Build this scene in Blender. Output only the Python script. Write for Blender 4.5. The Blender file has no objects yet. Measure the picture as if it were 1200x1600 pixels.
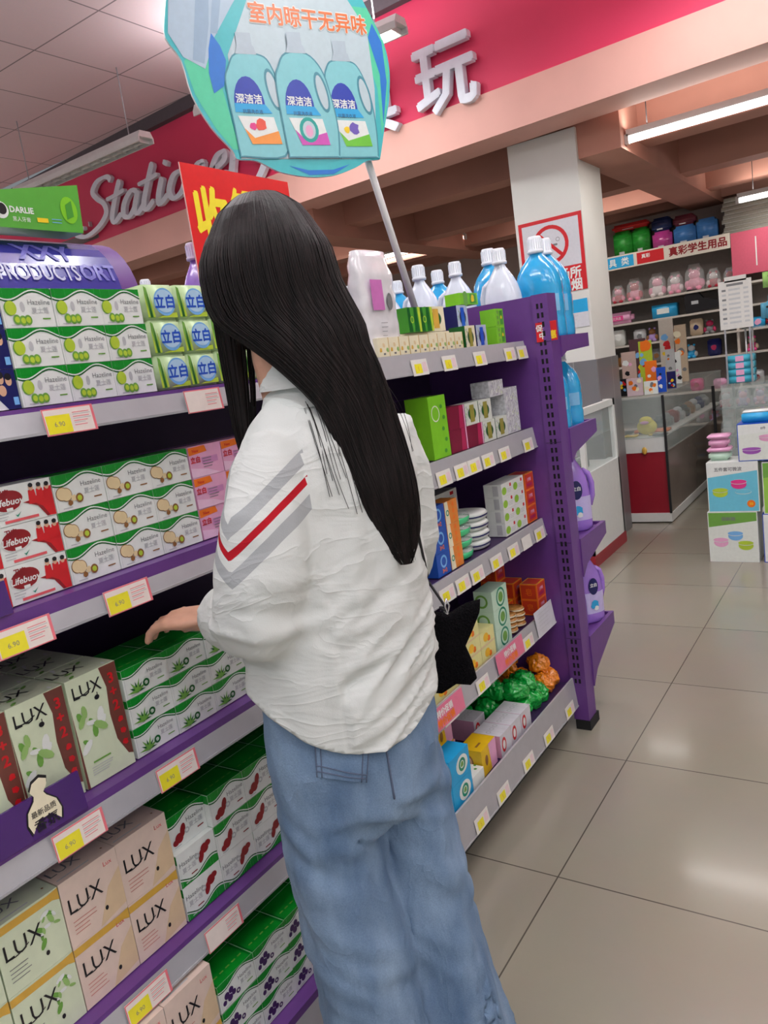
import bpy, bmesh, math, random
from mathutils import Vector, Matrix, noise
from mathutils.bvhtree import BVHTree
random.seed(7)
SC = bpy.context.scene
COL = SC.collection

# ---------------------------------------------------------------- camera
cam = bpy.data.cameras.new('camera')
cam.sensor_fit = 'VERTICAL'; cam.sensor_height = 36.0; cam.lens = 27.0
cam.clip_start = .05; cam.clip_end = 60
cam.dof.use_dof = False
camo = bpy.data.objects.new('camera', cam); COL.objects.link(camo)
R3 = Matrix(((0.82867956, 0.01762722, 0.55944567),
             (0.5417478, 0.22600936, -0.80958575),
             (-0.1407107, 0.97396563, 0.17773983)))
camo.matrix_world = Matrix.Translation((1.0, 0.0, 1.3)) @ R3.to_4x4()
SC.camera = camo

# ---------------------------------------------------------------- view, world, big lights
SC.view_settings.view_transform = 'Standard'
SC.view_settings.look = 'None'
SC.view_settings.gamma = 1.0
SC.view_settings.use_curve_mapping = False
SC.view_settings.exposure = -0.76
world = bpy.data.worlds.new('world'); SC.world = world
world.use_nodes = True
world.node_tree.nodes['Background'].inputs[0].default_value = (.86, .93, 1.0, 1)
world.node_tree.nodes['Background'].inputs[1].default_value = 0.4

def area(name, loc, sx, sy, power, rot=(0, 0, 0), col=(1, .97, .93)):
    l = bpy.data.lights.new(name, 'AREA'); l.shape = 'RECTANGLE'
    l.size = sx; l.size_y = sy; l.energy = power; l.color = col
    o = bpy.data.objects.new(name, l); COL.objects.link(o)
    o.location = loc; o.rotation_euler = rot
    return o
# tube lamps of the front room hang at z 3.07 in rows along x, tubes of the lower back room at z 2.42
FRONT_LAMPS = [(-1.9, 3.9, True), (-3.95, 3.9, False), (.6, 3.9, True), (-1.9, 1.9, True), (.6, 1.9, True), (3.0, 1.9, True),
               (-1.0, -.1, True), (1.4, -.1, True), (3.6, -.1, True), (.4, -1.8, True), (2.8, -1.8, True), (-4.6, 1.9, True), (-4.4, -.1, True), (-7.2, 1.9, True), (-7.0, 3.4, True)]  # trailing left-hand entries are unseen lamps added to brighten the fascia
BACK_LAMPS = [(.31, 4.95, 2.43), (.55, 7.2, 2.25), (-3.4, 5.9, 2.5), (-3.2, 7.3, 2.5), (-3.0, 9.0, 2.5), (-1.2, 6.9, 2.62)]
for i, (x, y, on) in enumerate(FRONT_LAMPS):
    if on:
        area('front_tube_light', (x, y, 3.03), 1.4, .12, 24, col=(.95, .98, 1.0))
        area('front_ceiling_fill', (x, y, 3.15), 1.4, .08, 30, rot=(math.pi, 0, 0), col=(.95, .98, 1.0))  # extra upward fill added above the housing to brighten the tiled ceiling
for i, (x, y, z) in enumerate(BACK_LAMPS):
    area('back_tube_light', (x, y, z - .03), 1.2, .06, 13, col=(1, .97, .92))
    area('back_ceiling_fill', (x, y, z + .065), 1.2, .05, 9, rot=(math.pi, 0, 0), col=(1, .97, .92))  # upward fill added over each batten to lift the back ceiling
# added soft frontal fill behind the photographer, standing in for an unseen shop front
area('frontal_fill_light', (2.2, -2.9, 1.6), 4.5, 2.4, 20, rot=(math.radians(90), 0, math.radians(15)), col=(.88, .94, 1.0))

# ---------------------------------------------------------------- materials
def lin(c):
    c /= 255.0
    return c / 12.92 if c <= .04045 else ((c + .055) / 1.055) ** 2.4
def S(r, g, b): return (lin(r), lin(g), lin(b), 1)
MATS = {}
def mat(name, rgb, rough=.5, metal=0., var=.06, scale=30., spec=.5, coat=0., emis=0., trans=0., alpha=1., bump=0., bscale=200., sss=0.):
    if name in MATS: return MATS[name]
    m = bpy.data.materials.new(name); m.use_nodes = True
    nt = m.node_tree; b = nt.nodes['Principled BSDF']
    c = S(*rgb)
    if var > 0:
        tc = nt.nodes.new('ShaderNodeTexCoord'); n = nt.nodes.new('ShaderNodeTexNoise')
        n.inputs['Scale'].default_value = scale; n.inputs['Detail'].default_value = 3
        r = nt.nodes.new('ShaderNodeValToRGB')
        r.color_ramp.elements[0].position = .3; r.color_ramp.elements[1].position = .7
        r.color_ramp.elements[0].color = tuple(v * (1 - var) for v in c[:3]) + (1,)
        r.color_ramp.elements[1].color = tuple(min(1, v * (1 + var)) for v in c[:3]) + (1,)
        nt.links.new(tc.outputs['Object'], n.inputs['Vector'])
        nt.links.new(n.outputs['Fac'], r.inputs['Fac'])
        nt.links.new(r.outputs['Color'], b.inputs['Base Color'])
    else:
        b.inputs['Base Color'].default_value = c
    b.inputs['Roughness'].default_value = rough
    b.inputs['Metallic'].default_value = metal
    b.inputs['Specular IOR Level'].default_value = spec
    b.inputs['Coat Weight'].default_value = coat
    b.inputs['Coat Roughness'].default_value = .12
    b.inputs['Transmission Weight'].default_value = trans
    b.inputs['Alpha'].default_value = alpha
    if sss > 0:
        b.inputs['Subsurface Weight'].default_value = sss
        b.inputs['Subsurface Radius'].default_value = (.01, .004, .002)
    if emis > 0:
        b.inputs['Emission Color'].default_value = c
        b.inputs['Emission Strength'].default_value = emis
    if bump > 0:
        tc2 = nt.nodes.new('ShaderNodeTexCoord'); n2 = nt.nodes.new('ShaderNodeTexNoise')
        n2.inputs['Scale'].default_value = bscale; bp = nt.nodes.new('ShaderNodeBump')
        bp.inputs['Strength'].default_value = bump; bp.inputs['Distance'].default_value = .01
        nt.links.new(tc2.outputs['Object'], n2.inputs['Vector'])
        nt.links.new(n2.outputs['Fac'], bp.inputs['Height']); nt.links.new(bp.outputs['Normal'], b.inputs['Normal'])
    MATS[name] = m
    return m
def print_mat(name, rgb): return mat(name, rgb, rough=.32, var=.03, scale=60)

def tile_mat(name, c1, c2, line, size, ox, oy, rough, mortar=.003, bump=0., coat=0., var=.3, nscale=1.3):
    m = bpy.data.materials.new(name); m.use_nodes = True
    nt = m.node_tree; b = nt.nodes['Principled BSDF']
    g = nt.nodes.new('ShaderNodeNewGeometry'); mp = nt.nodes.new('ShaderNodeMapping')
    mp.inputs['Location'].default_value = (-ox, -oy, 0)
    br = nt.nodes.new('ShaderNodeTexBrick'); br.offset = 0; br.squash = 1
    br.inputs['Scale'].default_value = 1; br.inputs['Brick Width'].default_value = size; br.inputs['Row Height'].default_value = size
    br.inputs['Mortar Size'].default_value = mortar; br.inputs['Mortar Smooth'].default_value = .3; br.inputs['Bias'].default_value = 0
    br.inputs['Color1'].default_value = S(*c1); br.inputs['Color2'].default_value = S(*c2); br.inputs['Mortar'].default_value = S(*line)
    n = nt.nodes.new('ShaderNodeTexNoise'); n.inputs['Scale'].default_value = nscale; n.inputs['Detail'].default_value = 8; n.inputs['Roughness'].default_value = .7
    mx = nt.nodes.new('ShaderNodeMixRGB'); mx.blend_type = 'MULTIPLY'; mx.inputs['Fac'].default_value = var
    nt.links.new(g.outputs['Position'], mp.inputs['Vector']); nt.links.new(mp.outputs[0], br.inputs['Vector'])
    nt.links.new(g.outputs['Position'], n.inputs['Vector'])
    nt.links.new(br.outputs['Color'], mx.inputs['Color1']); nt.links.new(n.outputs['Color'], mx.inputs['Color2'])
    hs = nt.nodes.new('ShaderNodeHueSaturation'); hs.inputs['Saturation'].default_value = .85; hs.inputs['Value'].default_value = 1.08
    nt.links.new(mx.outputs['Color'], hs.inputs['Color']); nt.links.new(hs.outputs['Color'], b.inputs['Base Color'])
    b.inputs['Roughness'].default_value = rough; b.inputs['Coat Weight'].default_value = coat; b.inputs['Coat Roughness'].default_value = .1
    if bump:
        bp = nt.nodes.new('ShaderNodeBump'); bp.inputs['Strength'].default_value = bump; bp.inputs['Distance'].default_value = .002
        bp.invert = True
        nt.links.new(br.outputs['Fac'], bp.inputs['Height']); nt.links.new(bp.outputs['Normal'], b.inputs['Normal'])
    MATS[name] = m
    return m

# ---------------------------------------------------------------- mesh collector
class MB:
    def __init__(s): s.v = []; s.f = []; s.m = []; s.mats = []; s.sm = []
    def mi(s, m):
        if m not in s.mats: s.mats.append(m)
        return s.mats.index(m)
    def add(s, vs, fs, m, smooth=False):
        o = len(s.v); k = s.mi(m)
        s.v += [Vector(v) for v in vs]
        for f in fs: s.f.append([i + o for i in f]); s.m.append(k); s.sm.append(smooth)
    def box(s, a, b, m, faces=None):
        """a,b corners; faces: dict of face -> material, keys +x -x +y -y +z -z"""
        (x0, y0, z0), (x1, y1, z1) = a, b
        vs = [(x0, y0, z0), (x1, y0, z0), (x1, y1, z0), (x0, y1, z0), (x0, y0, z1), (x1, y0, z1), (x1, y1, z1), (x0, y1, z1)]
        fs = {'-z': (0, 3, 2, 1), '+z': (4, 5, 6, 7), '-y': (0, 1, 5, 4), '+x': (1, 2, 6, 5), '+y': (2, 3, 7, 6), '-x': (3, 0, 4, 7)}
        o = len(s.v); s.v += [Vector(v) for v in vs]
        for k, f in fs.items():
            s.f.append([i + o for i in f]); s.m.append(s.mi((faces or {}).get(k, m))); s.sm.append(False)
    def rbox(s, a, b, m, r=.004, seg=2):
        bm = bmesh.new(); bmesh.ops.create_cube(bm, size=1)
        c = [(a[i] + b[i]) / 2 for i in range(3)]; d = [abs(b[i] - a[i]) for i in range(3)]
        for v in bm.verts: v.co = Vector((c[0] + v.co.x * d[0], c[1] + v.co.y * d[1], c[2] + v.co.z * d[2]))
        bmesh.ops.bevel(bm, geom=list(bm.edges), offset=min(r, min(d) * .45), segments=seg, affect='EDGES')
        bm.verts.index_update()
        s.add([v.co.copy() for v in bm.verts], [[v.index for v in f.verts] for f in bm.faces], m, True); bm.free()
    def prism(s, pts, axis, a, b, m, smooth=False):
        """pts 2d polygon; axis: extrude axis 0/1/2; other two axes take pts in order"""
        n = len(pts)
        def mk(p, t):
            q = [p[0], p[1]]; q.insert(axis, t); return q
        vs = [mk(p, a) for p in pts] + [mk(p, b) for p in pts]
        s.add(vs, [list(range(n))[::-1], list(range(n, 2 * n))], m)
        s.add(vs, [(i, (i + 1) % n, n + (i + 1) % n, n + i) for i in range(n)], m, smooth)
    def tube(s, pts, r, m, seg=8, cap=True):
        rs = r if isinstance(r, (list, tuple)) else [r] * len(pts)
        pts = [Vector(p) for p in pts]; n = len(pts); vs = []; fs = []
        up = None
        for i, p in enumerate(pts):
            t = (pts[min(i + 1, n - 1)] - pts[max(i - 1, 0)]).normalized()
            if up is None: up = t.orthogonal().normalized()
            a = (up - t * up.dot(t));
            a = a.normalized() if a.length > 1e-6 else t.orthogonal().normalized()
            up = a; b = t.cross(a)
            for k in range(seg):
                w = 2 * math.pi * k / seg
                vs.append(p + (a * math.cos(w) + b * math.sin(w)) * rs[i])
        for i in range(n - 1):
            for k in range(seg):
                k2 = (k + 1) % seg
                fs.append((i * seg + k, i * seg + k2, (i + 1) * seg + k2, (i + 1) * seg + k))
        if cap: fs += [tuple(range(seg))[::-1], tuple((n - 1) * seg + k for k in range(seg))]
        s.add(vs, fs, m, True)
    def loft(s, rings, m, seg=24, power=2.0, cap=True, smooth=True):
        """rings: (cx,cy,z,a,b[,rot])"""
        vs = []; fs = []
        for R in rings:
            cx, cy, z, a, b = R[:5]; rot = R[5] if len(R) > 5 else 0
            for k in range(seg):
                w = 2 * math.pi * k / seg
                c, d = math.cos(w), math.sin(w)
                x = a * math.copysign(abs(c) ** (2 / power), c); y = b * math.copysign(abs(d) ** (2 / power), d)
                vs.append((cx + x * math.cos(rot) - y * math.sin(rot), cy + x * math.sin(rot) + y * math.cos(rot), z))
        n = len(rings)
        for i in range(n - 1):
            for k in range(seg):
                k2 = (k + 1) % seg
                fs.append((i * seg + k, i * seg + k2, (i + 1) * seg + k2, (i + 1) * seg + k))
        if cap: fs += [tuple(range(seg))[::-1], tuple((n - 1) * seg + k for k in range(seg))]
        s.add(vs, fs, m, smooth)
    def ball(s, c, r, m, u=14, v=9, axes=None):
        if not isinstance(r, (list, tuple)): r = (r, r, r)
        vs = [Vector((0, 0, -1))]; fs = []
        for j in range(1, v):
            t = -math.pi / 2 + math.pi * j / v
            for i in range(u):
                w = 2 * math.pi * i / u
                vs.append(Vector((math.cos(t) * math.cos(w), math.cos(t) * math.sin(w), math.sin(t))))
        vs.append(Vector((0, 0, 1)))
        for i in range(u): fs.append((0, 1 + (i + 1) % u, 1 + i))
        for j in range(v - 2):
            for i in range(u):
                i2 = (i + 1) % u; a = 1 + j * u
                fs.append((a + i, a + i2, a + u + i2, a + u + i))
        L = len(vs) - 1
        for i in range(u): fs.append((1 + (v - 2) * u + i, 1 + (v - 2) * u + (i + 1) % u, L))
        out = []
        for q in vs:
            p = Vector((q.x * r[0], q.y * r[1], q.z * r[2]))
            if axes is not None: p = axes @ p
            out.append(p + Vector(c))
        s.add(out, fs, m, True)
    # flat printing on a face: plane = (origin, u axis, v axis)
    def dec(s, pl, pts, m, lay=1):
        o, u, v = pl; n = u.cross(v)
        s.add([o + u * p[0] + v * p[1] + n * (.0003 * lay + s.bump()) for p in pts], [list(range(len(pts)))], m)
    def bump(s):
        s.k = getattr(s, 'k', 0) + 1; return (s.k % 12) * .00002
    def rect(s, pl, u0, v0, u1, v1, m, lay=1): s.dec(pl, [(u0, v0), (u1, v0), (u1, v1), (u0, v1)], m, lay)
    def disc(s, pl, cu, cv, ru, rv, m, lay=1, n=18, rot=0):
        s.dec(pl, [(cu + ru * math.cos(a) * math.cos(rot) - rv * math.sin(a) * math.sin(rot), cv + ru * math.cos(a) * math.sin(rot) + rv * math.sin(a) * math.cos(rot)) for a in [2 * math.pi * k / n for k in range(n)]], m, lay)
    def ring(s, pl, cu, cv, r0, r1, m, lay=1, n=28, ky=1.):
        o, u, v = pl; nn = u.cross(v); vs = []
        for k in range(n):
            a = 2 * math.pi * k / n
            for r in (r0, r1): vs.append(o + u * (cu + r * math.cos(a)) + v * (cv + r * ky * math.sin(a)) + nn * (.0003 * lay + .00001))
        s.add(vs, [(2 * k, 2 * k + 1, (2 * k + 3) % (2 * n), (2 * k + 2) % (2 * n)) for k in range(n)], m)
    def text(s, pl, body, cu, cv, h, m, lay=1, bold=0., rot=0., sx=1., shear=0., left=False, depth=0.):
        cjk = any(ord(q) > 0x2E00 for q in body)
        vs, fs, w = glyphs(body, 0. if cjk else bold, shear, depth)
        o, u, v = pl; n = u.cross(v)
        c, d = math.cos(rot), math.sin(rot)
        sh = [(0, 0)] + ([(bold, 0), (-bold, 0), (0, bold), (0, -bold), (bold * .7, bold * .7), (-bold * .7, -bold * .7)] if cjk and bold else [])
        for q, (dx, dy) in enumerate(sh):
            out = []
            for p in vs:
                x = (p[0] + dx - (0 if left else w / 2)) * h * sx; y = (p[1] + dy - .36) * h
                out.append(o + u * (cu + x * c - y * d) + v * (cv + x * d + y * c) + n * (.0003 * lay + p[2] * h + q * (.00003 if not depth else .0006)))
            s.add(out, fs, m)
    def blob(s, pl, cu, cv, r, m, lay=1, n=11, jag=.35, seed=0):
        rr = random.Random(seed)
        s.dec(pl, [(cu + r * (1 - jag * rr.random()) * math.cos(2 * math.pi * k / n), cv + r * (1 - jag * rr.random()) * math.sin(2 * math.pi * k / n)) for k in range(n)], m, lay)
    def build(s, name, parent=None, loc=(0, 0, 0), rz=0.):
        me = bpy.data.meshes.new(name)
        me.from_pydata([tuple(v) for v in s.v], [], s.f)
        for m in s.mats: me.materials.append(m)
        me.polygons.foreach_set('material_index', s.m); me.polygons.foreach_set('use_smooth', s.sm)
        me.update()
        o = bpy.data.objects.new(name, me); COL.objects.link(o)
        o.location = loc; o.rotation_euler = (0, 0, rz)
        if parent: o.parent = parent
        return o
def closed(pts, k=4):
    n = len(pts); Q = []
    for i in range(n):
        p0, p1, p2, p3 = [Vector(pts[(i + d) % n]) for d in (-1, 0, 1, 2)]
        for j in range(k):
            t = j / k; Q.append(tuple(.5 * ((2 * p1) + (p2 - p0) * t + (2 * p0 - 5 * p1 + 4 * p2 - p3) * t * t + (3 * p1 - p0 - 3 * p2 + p3) * t ** 3)))
    return Q
GL = {}
def glyphs(body, bold=0., shear=0., depth=0.):
    k = (body, bold, shear, depth)
    if k in GL: return GL[k]
    cu = bpy.data.curves.new('txt', 'FONT'); cu.body = body; cu.size = 1; cu.offset = bold; cu.shear = shear; cu.resolution_u = 2
    cu.extrude = depth
    o = bpy.data.objects.new('txt', cu); COL.objects.link(o)
    dg = bpy.context.evaluated_depsgraph_get(); dg.update()
    me = bpy.data.meshes.new_from_object(o.evaluated_get(dg))
    vs = [tuple(v.co) for v in me.vertices]; fs = [tuple(p.vertices) for p in me.polygons]
    w = max([v[0] for v in vs] or [0])
    bpy.data.objects.remove(o); bpy.data.curves.remove(cu); bpy.data.meshes.remove(me)
    GL[k] = (vs, fs, w)
    return GL[k]
X, Y, Z = Vector((1, 0, 0)), Vector((0, 1, 0)), Vector((0, 0, 1))
def PX(x, y0=0, z0=0): return (Vector((x, y0, z0)), Y, Z)      # face looking towards +x
def PYm(y, x0=0, z0=0): return (Vector((x0, y, z0)), X, Z)     # face looking towards -y
def PZ(z, x0=0, y0=0): return (Vector((x0, y0, z)), Y, -X)     # face looking up, read from the aisle

# ---------------------------------------------------------------- tags
LABELS = {}
def tag(o, label, cat, group=None):
    n = len(label.split())
    if not 4 <= n <= 16: print("BADLEN", n, label)
    if label in LABELS: print("DUP", label)
    LABELS[label] = 1
    o['label'] = label; o['category'] = cat
    if group: o['group'] = group
    return o
def struct(o): o['kind'] = 'structure'; return o
def empty(name, loc=(0, 0, 0), rz=0.):
    o = bpy.data.objects.new(name, None); o.empty_display_size = .05
    COL.objects.link(o); o.location = loc; o.rotation_euler = (0, 0, rz); return o
def copy_tree(o, parent=None):
    c = o.copy(); COL.objects.link(c)
    if parent: c.parent = parent
    for ch in list(o.children): copy_tree(ch, c)
    return c
USED = set()
def put(proto, loc, label, cat, group=None, rz=0.):
    """the prototype itself goes to the first place, copies to the next"""
    if proto.name in USED: o = copy_tree(proto)
    else: USED.add(proto.name); o = proto
    o.location = loc; o.rotation_euler = (0, 0, rz)
    for k in ('group',):
        if k in o: del o[k]
    tag(o, label, cat, group)
    return o
# ---------------------------------------------------------------- shared materials
WHITE = print_mat('white_card', (232, 236, 232)); GREEN = print_mat('green_card', (8, 140, 38)); DGREEN = print_mat('dark_green_print', (10, 92, 34))
LGREEN = print_mat('leaf_green_print', (110, 165, 70)); YGREEN = print_mat('lime_print', (178, 205, 60)); GREYT = print_mat('grey_print', (120, 122, 124))
LGREY = print_mat('light_grey_print', (190, 192, 194)); BEIGE = print_mat('beige_print', (226, 205, 160)); BROWN = print_mat('brown_print', (140, 95, 50))
DRED = print_mat('dark_red_print', (140, 22, 30)); RED = print_mat('red_print', (205, 28, 36)); BLACK = print_mat('black_print', (28, 26, 30))
NAVY = print_mat('navy_print', (24, 28, 92)); BLUE = print_mat('blue_print', (28, 80, 190)); SKY = print_mat('sky_blue_print', (120, 180, 232))
CYAN = print_mat('cyan_card', (40, 165, 220)); PINK = print_mat('pink_card', (232, 170, 205)); HPINK = print_mat('hot_pink_print', (225, 60, 140))
ORANGE = print_mat('orange_print', (238, 120, 30)); YELLOW = print_mat('yellow_print', (240, 205, 40)); GOLD = print_mat('gold_print', (214, 170, 70))
SKIN = print_mat('skin_print', (214, 170, 140)); LIME = print_mat('lime_green_card', (125, 200, 40)); CREAM = print_mat('cream_card', (238, 230, 200))
LUXG = print_mat('pale_green_card', (215, 226, 196)); LUXP = print_mat('pale_pink_card', (228, 206, 192)); LUXB = print_mat('brown_band_print', (112, 62, 52))
PURP = mat('purple_painted_steel', (102, 60, 134), rough=.38, var=.05); PURPD = mat('purple_steel_shaded', (54, 32, 76), rough=.5, var=.05)  # second purple has the shade inside the shelves darkened into its colour
STEEL = mat('grey_price_rail', (176, 176, 180), rough=.3, metal=.15, var=.03); DARK = mat('black_rubber', (24, 24, 26), rough=.7)
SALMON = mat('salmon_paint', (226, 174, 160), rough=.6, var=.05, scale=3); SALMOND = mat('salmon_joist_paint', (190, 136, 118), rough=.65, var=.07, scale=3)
WALLP = mat('pink_red_wall_paint', (214, 52, 92), rough=.6, var=.04, scale=2); WPAINT = mat('white_wall_paint', (222, 222, 216), rough=.6, var=.03, scale=3)
LETTER = mat('silver_letter', (226, 232, 242), rough=.4, metal=.0, var=.03)
GLASSM = mat('clear_glass', (225, 240, 236), rough=.05, var=0, alpha=.22)
CLEAR = mat('clear_wrap', (235, 240, 240), rough=.12, var=0, alpha=.28, coat=.5)
WCAB = mat('white_cabinet_board', (228, 230, 226), rough=.4, var=.02)
TUBE = mat('lit_tube', (255, 252, 246), var=0, emis=9)
LAMPW = mat('lamp_housing_white', (214, 214, 212), rough=.4, var=.03)

# ---------------------------------------------------------------- room
m = MB(); FLOORM = tile_mat('polished_floor_tiles', (148, 142, 124), (143, 137, 120), (80, 74, 64), .6, .265, 1.595, .22, .0022, bump=.1, coat=.25, var=.22)
m.box((-9, -3.2, -.05), (4.2, 11.2, 0), FLOORM); struct(m.build('floor'))
m = MB(); CEILM = tile_mat('suspended_ceiling_tiles', (226, 196, 200), (222, 193, 198), (140, 118, 122), .646, -2.79, 3.347, .8, .006, var=.12, nscale=60)
m.box((-9, -3.2, 3.56), (4.2, 4.75, 3.62), CEILM); struct(m.build('ceiling'))
SLAB = mat('grey_slab', (120, 104, 104), rough=.8, var=.06, scale=4)
m = MB(); m.box((-9, 4.8, 2.85), (4.2, 11.2, 2.92), SLAB); struct(m.build('ceiling_back'))
m = MB(); m.box((-9, 8.15, 0), (4.2, 8.3, 2.85), mat('back_wall_paint', (176, 160, 152), rough=.7, var=.04, scale=3)); struct(m.build('wall_back'))
m = MB(); m.box((-9.1, -3.2, 0), (-9, 8.3, 3.56), WPAINT); struct(m.build('wall_left'))
m = MB(); m.box((4.2, -3.2, 0), (4.3, 8.3, 3.56), WPAINT); struct(m.build('wall_right'))
# fascia: pink wall over a salmon beam, turned 3.8 degrees to the shelves
BD = Vector((-.99778, .06666, 0)); BN = Vector((-.06666, -.99778, 0)); B0 = Vector((-.8, 4.5, 0))
def onbeam(x): return B0.y + (B0.x - x) * .06681
def beam(name, x0, x1, z0, z1, d0, d1, mt):
    mb = MB(); a, b = onbeam(x0), onbeam(x1)
    mb.prism([(x0, a + d0), (x1, b + d0), (x1, b + d1), (x0, a + d1)], 2, z0, z1, mt)
    return mb.build(name)
struct(beam('wall_fascia', -8.9, 4.1, 2.805, 3.47, .02, .28, WALLP))
struct(beam('trim_1', -8.9, 4.1, 3.47, 3.56, -.04, .26, mat('dark_ceiling_trim', (84, 74, 80), rough=.7)))
struct(beam('trim_2', -8.9, 4.1, 2.560, 2.805, 0, .30, SALMON))
# lower ceiling of the back room: joists along x, girders along y
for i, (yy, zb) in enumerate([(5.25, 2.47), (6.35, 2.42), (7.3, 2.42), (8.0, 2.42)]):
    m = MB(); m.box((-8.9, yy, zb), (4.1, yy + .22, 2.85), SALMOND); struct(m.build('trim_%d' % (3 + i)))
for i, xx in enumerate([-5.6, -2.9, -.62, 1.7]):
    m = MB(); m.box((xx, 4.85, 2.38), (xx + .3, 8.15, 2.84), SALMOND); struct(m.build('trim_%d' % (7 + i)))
# square column with grey tiled base
m = MB(); m.box((-1.01, 4.82, 0), (-.575, 5.25, 2.56), WPAINT)
GT = tile_mat('grey_wall_tiles', (122, 120, 122), (112, 110, 112), (150, 148, 146), .3, -1.015, .02, .3, .004, var=.15)
m.box((-1.02, 4.81, 0), (-.565, 5.26, 1.19), GT); struct(m.build('wall_column'))

# raised letters on the fascia
def letter(body, x, z, h, depth, shear, name, label, bold=.02, sx=1.):
    mb = MB(); o = Vector((x, onbeam(x) + .02, 0)); pl = (o + Vector((0, 0, z)), -BD, Z)
    o2 = MB(); o2.text((Vector((0, 0, 0)), -BD, Z), body, 0, .36 * h, h, LETTER, bold=bold, shear=shear, depth=depth, sx=sx)
    # stand the letter a little off the wall
    ob = o2.build(name, loc=(x, onbeam(x) + .02 - depth * h - .012, z))
    return tag(ob, label, 'sign letter', 'raised letters on the fascia')
def stroke_letter(x, z, strokes, r, name, label):
    mb = MB()
    for si, st in enumerate(strokes):
        # smooth the polyline
        P = [Vector((p[0] * 1.05 + .30 * p[1], 0, p[1] * .82)) for p in st]
        Q = []
        for i in range(len(P) - 1):
            p0, p1, p2, p3 = P[max(i - 1, 0)], P[i], P[i + 1], P[min(i + 2, len(P) - 1)]
            for k in range(6):
                t = k / 6
                Q.append(.5 * ((2 * p1) + (p2 - p0) * t + (2 * p0 - 5 * p1 + 4 * p2 - p3) * t * t + (3 * p1 - p0 - 3 * p2 + p3) * t ** 3))
        Q.append(P[-1])
        # flat ribbon: an upright calligraphic pen, extruded
        n = len(Q); vs = []
        for i, q in enumerate(Q):
            t = (Q[min(i + 1, n - 1)] - Q[max(i - 1, 0)]).normalized(); nn = Vector((-t.z, 0, t.x))
            q.x += 0; w = r * (.55 + .6 * abs(t.z)) * (1 if 0 < i < n - 1 else .6)
            for sy in (-.035 - .004 * si, -.002 * si):
                vs += [q + nn * w + Vector((0, sy, 0)), q - nn * w + Vector((0, sy, 0))]
        fs = []
        for i in range(n - 1):
            a = i * 4; b = a + 4
            fs += [(a, a + 1, b + 1, b), (a + 3, a + 2, b + 2, b + 3), (a + 2, a, b, b + 2), (a + 1, a + 3, b + 3, b + 1)]
        fs += [(0, 2, 3, 1), (4 * n - 4, 4 * n - 3, 4 * n - 1, 4 * n - 2)]
        mb.add(vs, fs, LETTER)
    mb.box((-.006 + strokes[0][0][0] * 0, 0, .06), (.006, .03, .1), STEEL)
    ob = mb.build(name, loc=(x, onbeam(x) - .012, z))
    return tag(ob, label, 'sign letter', 'raised letters on the fascia')
SL = [  # letter, x, strokes (script hand), label
 ('capital S', -5.06, [[(.30, .42), (.24, .47), (.12, .46), (.06, .38), (.12, .30), (.22, .22), (.25, .12), (.15, .02), (-.02, -.03), (-.16, .02), (-.14, .07), (-.05, .06)]]),
 ('first t', -4.70, [[(.10, .38), (.05, .22), (.02, .06), (.06, .0), (.14, .06)], [(-.06, .24), (.05, .25), (.17, .27)]]),
 ('a', -4.50, [[(.16, .2), (.08, .23), (.0, .14), (.0, .03), (.07, .0), (.14, .08), (.17, .21)], [(.17, .21), (.14, .06), (.18, .0), (.25, .06)]]),
 ('second t', -4.24, [[(.10, .40), (.05, .22), (.02, .06), (.06, .0), (.14, .06)], [(-.06, .25), (.05, .26), (.17, .28)]]),
 ('i', -4.03, [[(.04, .23), (.01, .08), (.03, .0), (.12, .06)], [(.07, .32), (.08, .36)]]),
 ('o', -3.87, [[(.12, .22), (.03, .20), (-.01, .08), (.05, .0), (.14, .04), (.17, .16), (.10, .22)]]),
 ('n', -3.62, [[(.0, .22), (.0, .0)], [(.0, .08), (.07, .20), (.13, .2), (.12, .06), (.15, .0), (.22, .05)]]),
 ('e', -3.36, [[(.02, .10), (.12, .15), (.11, .22), (.04, .2), (.0, .08), (.06, .0), (.16, .05)]]),
 ('r', -3.12, [[(.0, .22), (.0, .0)], [(.0, .12), (.06, .21), (.14, .2)]]),
 ('y', -2.90, [[(.0, .22), (.02, .08), (.08, .04), (.15, .12), (.17, .22)], [(.17, .22), (.13, .0), (.06, -.13), (-.03, -.12)]]),
]
for nm, x, st in SL:
    stroke_letter(x, 2.90, st, .027, 'sign_letter', 'silver raised script letter %s of the word Stationery on the fascia' % nm)
letter('玩', -1.23, 2.82, .44, .05, 0, 'sign_letter', 'silver raised character 玩 on the pink fascia, rightmost', bold=.022)
letter('具', -1.80, 2.82, .44, .05, 0, 'sign_letter', 'silver raised character 具 behind the round board, left of 玩', bold=.022)

# ---------------------------------------------------------------- lamps
def front_lamp(x, y, on, label):
    r = empty('tube_lamp', (x, y, 3.05)); tag(r, label, 'lamp', 'tube lamps under the tiled ceiling')
    mb = MB(); mb.prism([(-.065, .02), (.065, .02), (.045, .06), (-.045, .06)], 0, -.76, .76, LAMPW); mb.build('housing', r)
    mb = MB()
    for sy in (-.066, .056): mb.box((-.76, sy, -.012), (.76, sy + .010, .022), LAMPW)
    for k in range(13): mb.box((-.72 + k * .12, -.056, -.006), (-.715 + k * .12, .056, .02), LAMPW)
    mb.build('louvre', r)
    for sy in (-.028, .028):
        mb = MB(); mb.tube([(-.7, sy, .012), (.7, sy, .012)], .013, TUBE if on else mat('unlit_tube', (225, 226, 224), rough=.3, var=0)); mb.build('tube', r)
    for sx in (-.6, .6):
        mb = MB(); mb.tube([(sx, 0, .06), (sx, 0, .508)], .004, STEEL, 6); mb.build('hanger', r)
    return r
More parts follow.
